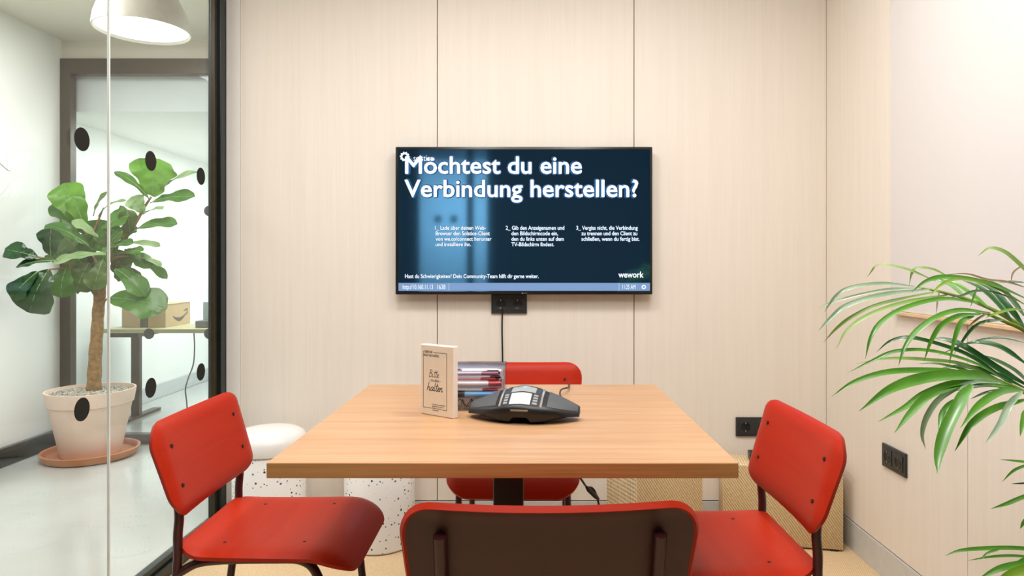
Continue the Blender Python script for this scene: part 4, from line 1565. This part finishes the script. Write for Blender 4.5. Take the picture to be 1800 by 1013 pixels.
YA = 1.32
fa = stalk([(1845, 610), (1800, 577), (1750, 547), (1700, 526), (1645, 511), (1612, 505)], 1.24, 1.36)
for pix, w, tone, y0, dy in [
        ([(1620, 507), (1560, 509), (1500, 521), (1455, 535), (1437, 542)], 6, 'g', 1.35, .06),
        ([(1608, 504), (1550, 499), (1496, 506), (1468, 522), (1449, 549)], 9, 'g', 1.36, .02),
        ([(1634, 509), (1550, 519), (1490, 537), (1460, 560), (1438, 583)], 11, 'g', 1.34, .0),
        ([(1650, 512), (1550, 534), (1500, 556), (1470, 578), (1447, 603)], 8, 'l', 1.33, .04),
        ([(1670, 518), (1590, 532), (1530, 553), (1490, 580), (1470, 614)], 9, 'l', 1.33, -.02),
        ([(1722, 534), (1659, 526), (1595, 540), (1550, 566), (1530, 595), (1521, 632)], 11, 'm', 1.30, -.04),
        ([(1645, 495), (1600, 476), (1560, 466), (1540, 468), (1524, 488)], 8, 'l', 1.36, .08),
        ([(1672, 490), (1640, 474), (1612, 472), (1602, 482), (1598, 502)], 7, 'l', 1.35, .05),
        ([(1800, 524), (1750, 503), (1700, 491), (1655, 488), (1626, 496), (1602, 514)], 13, 'm', 1.25, .0),
        ([(1800, 535), (1746, 505), (1690, 491), (1655, 501), (1633, 524)], 9, 'y', 1.26, -.05),
        ([(1776, 561), (1752, 532), (1722, 506), (1690, 492)], 13, 'd', 1.27, .08),
        ([(1800, 575), (1772, 540), (1742, 508), (1705, 492)], 14, 'd', 1.26, .10),
        ([(1800, 556), (1778, 528), (1755, 503), (1725, 490)], 13, 'd', 1.25, .12),
        ([(1737, 541), (1705, 516), (1680, 500), (1655, 492)], 12, 'm', 1.29, .08),
        ([(1700, 527), (1676, 505), (1650, 492), (1628, 488)], 8, 'm', 1.31, .08),
        ([(1800, 505), (1770, 496), (1735, 492), (1700, 482), (1660, 483)], 6, 'b', 1.27, .05),
        ([(1800, 545), (1775, 545), (1750, 552), (1730, 560)], 7, 'y', 1.25, -.05),
        ([(1790, 530), (1750, 515), (1715, 512), (1690, 520), (1665, 524)], 6, 'd', 1.26, -.06),
        ([(1720, 500), (1712, 520), (1706, 540)], 4, 'm', 1.28, -.03),
        ([(1652, 510), (1648, 530), (1646, 552)], 3, 'b', 1.33, -.02),
        ([(1800, 497), (1780, 496), (1755, 497)], 8, 'd', 1.27, .03)]:
    leaflet(fa, pix, w, tone, y0, dy)
ft = stalk([(1870, 620), (1840, 540), (1810, 488)], 1.26, 1.30)
leaflet(ft, [(1812, 486), (1790, 463), (1765, 443), (1740, 437), (1718, 451)], 10, 'l', 1.30, .05)
leaflet(ft, [(1806, 466), (1790, 472), (1780, 482), (1777, 500)], 4, 'b', 1.29, -.02)
fb = stalk([(1850, 625), (1805, 584), (1765, 565), (1735, 552), (1715, 548)], 1.20, 1.22)
for pix, w, tone, y0, dy in [
        ([(1741, 551), (1690, 546), (1650, 556), (1612, 582), (1590, 612), (1579, 645)], 12, 'm', 1.21, -.04),
        ([(1724, 553), (1685, 556), (1655, 572), (1636, 600), (1624, 636)], 11, 'm', 1.20, -.03),
        ([(1712, 556), (1690, 566), (1678, 594), (1668, 642)], 10, 'm', 1.20, -.05),
        ([(1763, 563), (1728, 567), (1703, 585), (1676, 624)], 8, 'd', 1.20, .04),
        ([(1740, 549), (1720, 560), (1702, 574)], 5, 'b', 1.20, .02)]:
    leaflet(fb, pix, w, tone, y0, dy)
fc_ = stalk([(1860, 745), (1810, 697), (1785, 681), (1755, 669), (1715, 655)], 1.14, 1.18)
for pix, w, tone, y0, dy in [
        ([(1790, 684), (1710, 629), (1655, 607), (1600, 594), (1565, 600), (1540, 620)], 10, 'd', 1.17, .08),
        ([(1786, 682), (1720, 642), (1640, 618), (1575, 618), (1530, 636), (1490, 656)], 9, 'm', 1.17, .04),
        ([(1780, 681), (1700, 643), (1630, 633), (1560, 631), (1505, 640)], 9, 'l', 1.17, .06),
        ([(1773, 677), (1690, 657), (1630, 652), (1560, 655), (1501, 672), (1461, 698)], 14, 'm', 1.16, .0),
        ([(1762, 672), (1709, 661), (1630, 665), (1565, 685), (1510, 723)], 25, 'm', 1.15, -.05),
        ([(1780, 681), (1690, 673), (1630, 691), (1590, 717), (1543, 742)], 15, 'm', 1.14, -.04),
        ([(1700, 675), (1640, 692), (1605, 722), (1572, 762)], 17, 'm', 1.13, -.05),
        ([(1758, 673), (1706, 673), (1655, 699), (1630, 732), (1621, 764), (1627, 790)], 12, 'g', 1.13, -.02),
        ([(1708, 677), (1690, 703), (1664, 754), (1650, 800), (1648, 833)], 24, 'm', 1.12, -.06),
        ([(1676, 703), (1657, 726), (1650, 757)], 11, 'm', 1.13, -.03),
        ([(1796, 686), (1758, 690), (1719, 715), (1688, 753)], 16, 'm', 1.13, -.06),
        ([(1803, 703), (1745, 720), (1706, 748), (1678, 794)], 15, 'm', 1.13, -.02),
        ([(1797, 688), (1774, 713), (1758, 746), (1730, 782)], 13, 'g', 1.12, -.05),
        ([(1803, 640), (1760, 612), (1722, 602), (1695, 606)], 15, 'd', 1.15, .06),
        ([(1803, 603), (1757, 594), (1702, 604), (1646, 626)], 6, 'd', 1.18, .08),
        ([(1805, 678), (1758, 651), (1700, 613), (1665, 598), (1635, 594)], 16, 'd', 1.16, .10),
        ([(1806, 672), (1780, 650), (1745, 632), (1715, 622)], 14, 'd', 1.15, .10),
        ([(1800, 682), (1755, 660), (1715, 648), (1680, 645), (1640, 652)], 12, 'd', 1.16, .06),
        ([(1790, 686), (1745, 678), (1705, 681), (1660, 692)], 10, 'd', 1.15, .04),
        ([(1800, 722), (1797, 742), (1793, 768)], 9, 'm', 1.12, -.03),
        ([(1770, 684), (1735, 690), (1705, 702)], 6, 'd', 1.14, .04),
        ([(1760, 672), (1700, 652), (1650, 640), (1610, 640)], 6, 'm', 1.17, .05)]:
    leaflet(fc_, pix, w, tone, y0, dy)
fd = stalk([(1880, 900), (1850, 850), (1812, 832)], 1.16, 1.2)
for pix, w, tone, y0, dy in [
        ([(1830, 816), (1795, 812), (1757, 808)], 6, 'm', 1.2, .02),
        ([(1825, 815), (1800, 820), (1780, 829), (1761, 848)], 6, 'm', 1.2, -.02),
        ([(1840, 862), (1800, 874), (1770, 886), (1741, 895)], 9, 'm', 1.18, .0),
        ([(1830, 846), (1800, 850), (1777, 851)], 4, 'd', 1.2, .0),
        ([(1825, 900), (1803, 915), (1793, 930)], 8, 'm', 1.18, .0)]:
    leaflet(fd, pix, w, tone, y0, dy)
fe = stalk([(1890, 1010), (1850, 985), (1810, 975)], 1.10, 1.14)
for pix, w, tone, y0, dy in [
        ([(1840, 972), (1800, 965), (1747, 964), (1690, 968), (1660, 978)], 9, 'm', 1.14, .02),
        ([(1760, 965), (1738, 972), (1723, 984)], 5, 'm', 1.14, .0),
        ([(1830, 984), (1790, 978), (1745, 979), (1700, 986)], 6, 'm', 1.14, .02),
        ([(1840, 985), (1800, 991), (1755, 1001), (1715, 1022)], 14, 'm', 1.12, .0),
        ([(1845, 990), (1810, 1000), (1770, 1016), (1740, 1040)], 22, 'y', 1.11, .0),
        ([(1820, 975), (1795, 985), (1782, 995)], 5, 'm', 1.14, .0)]:
    leaflet(fe, pix, w, tone, y0, dy)
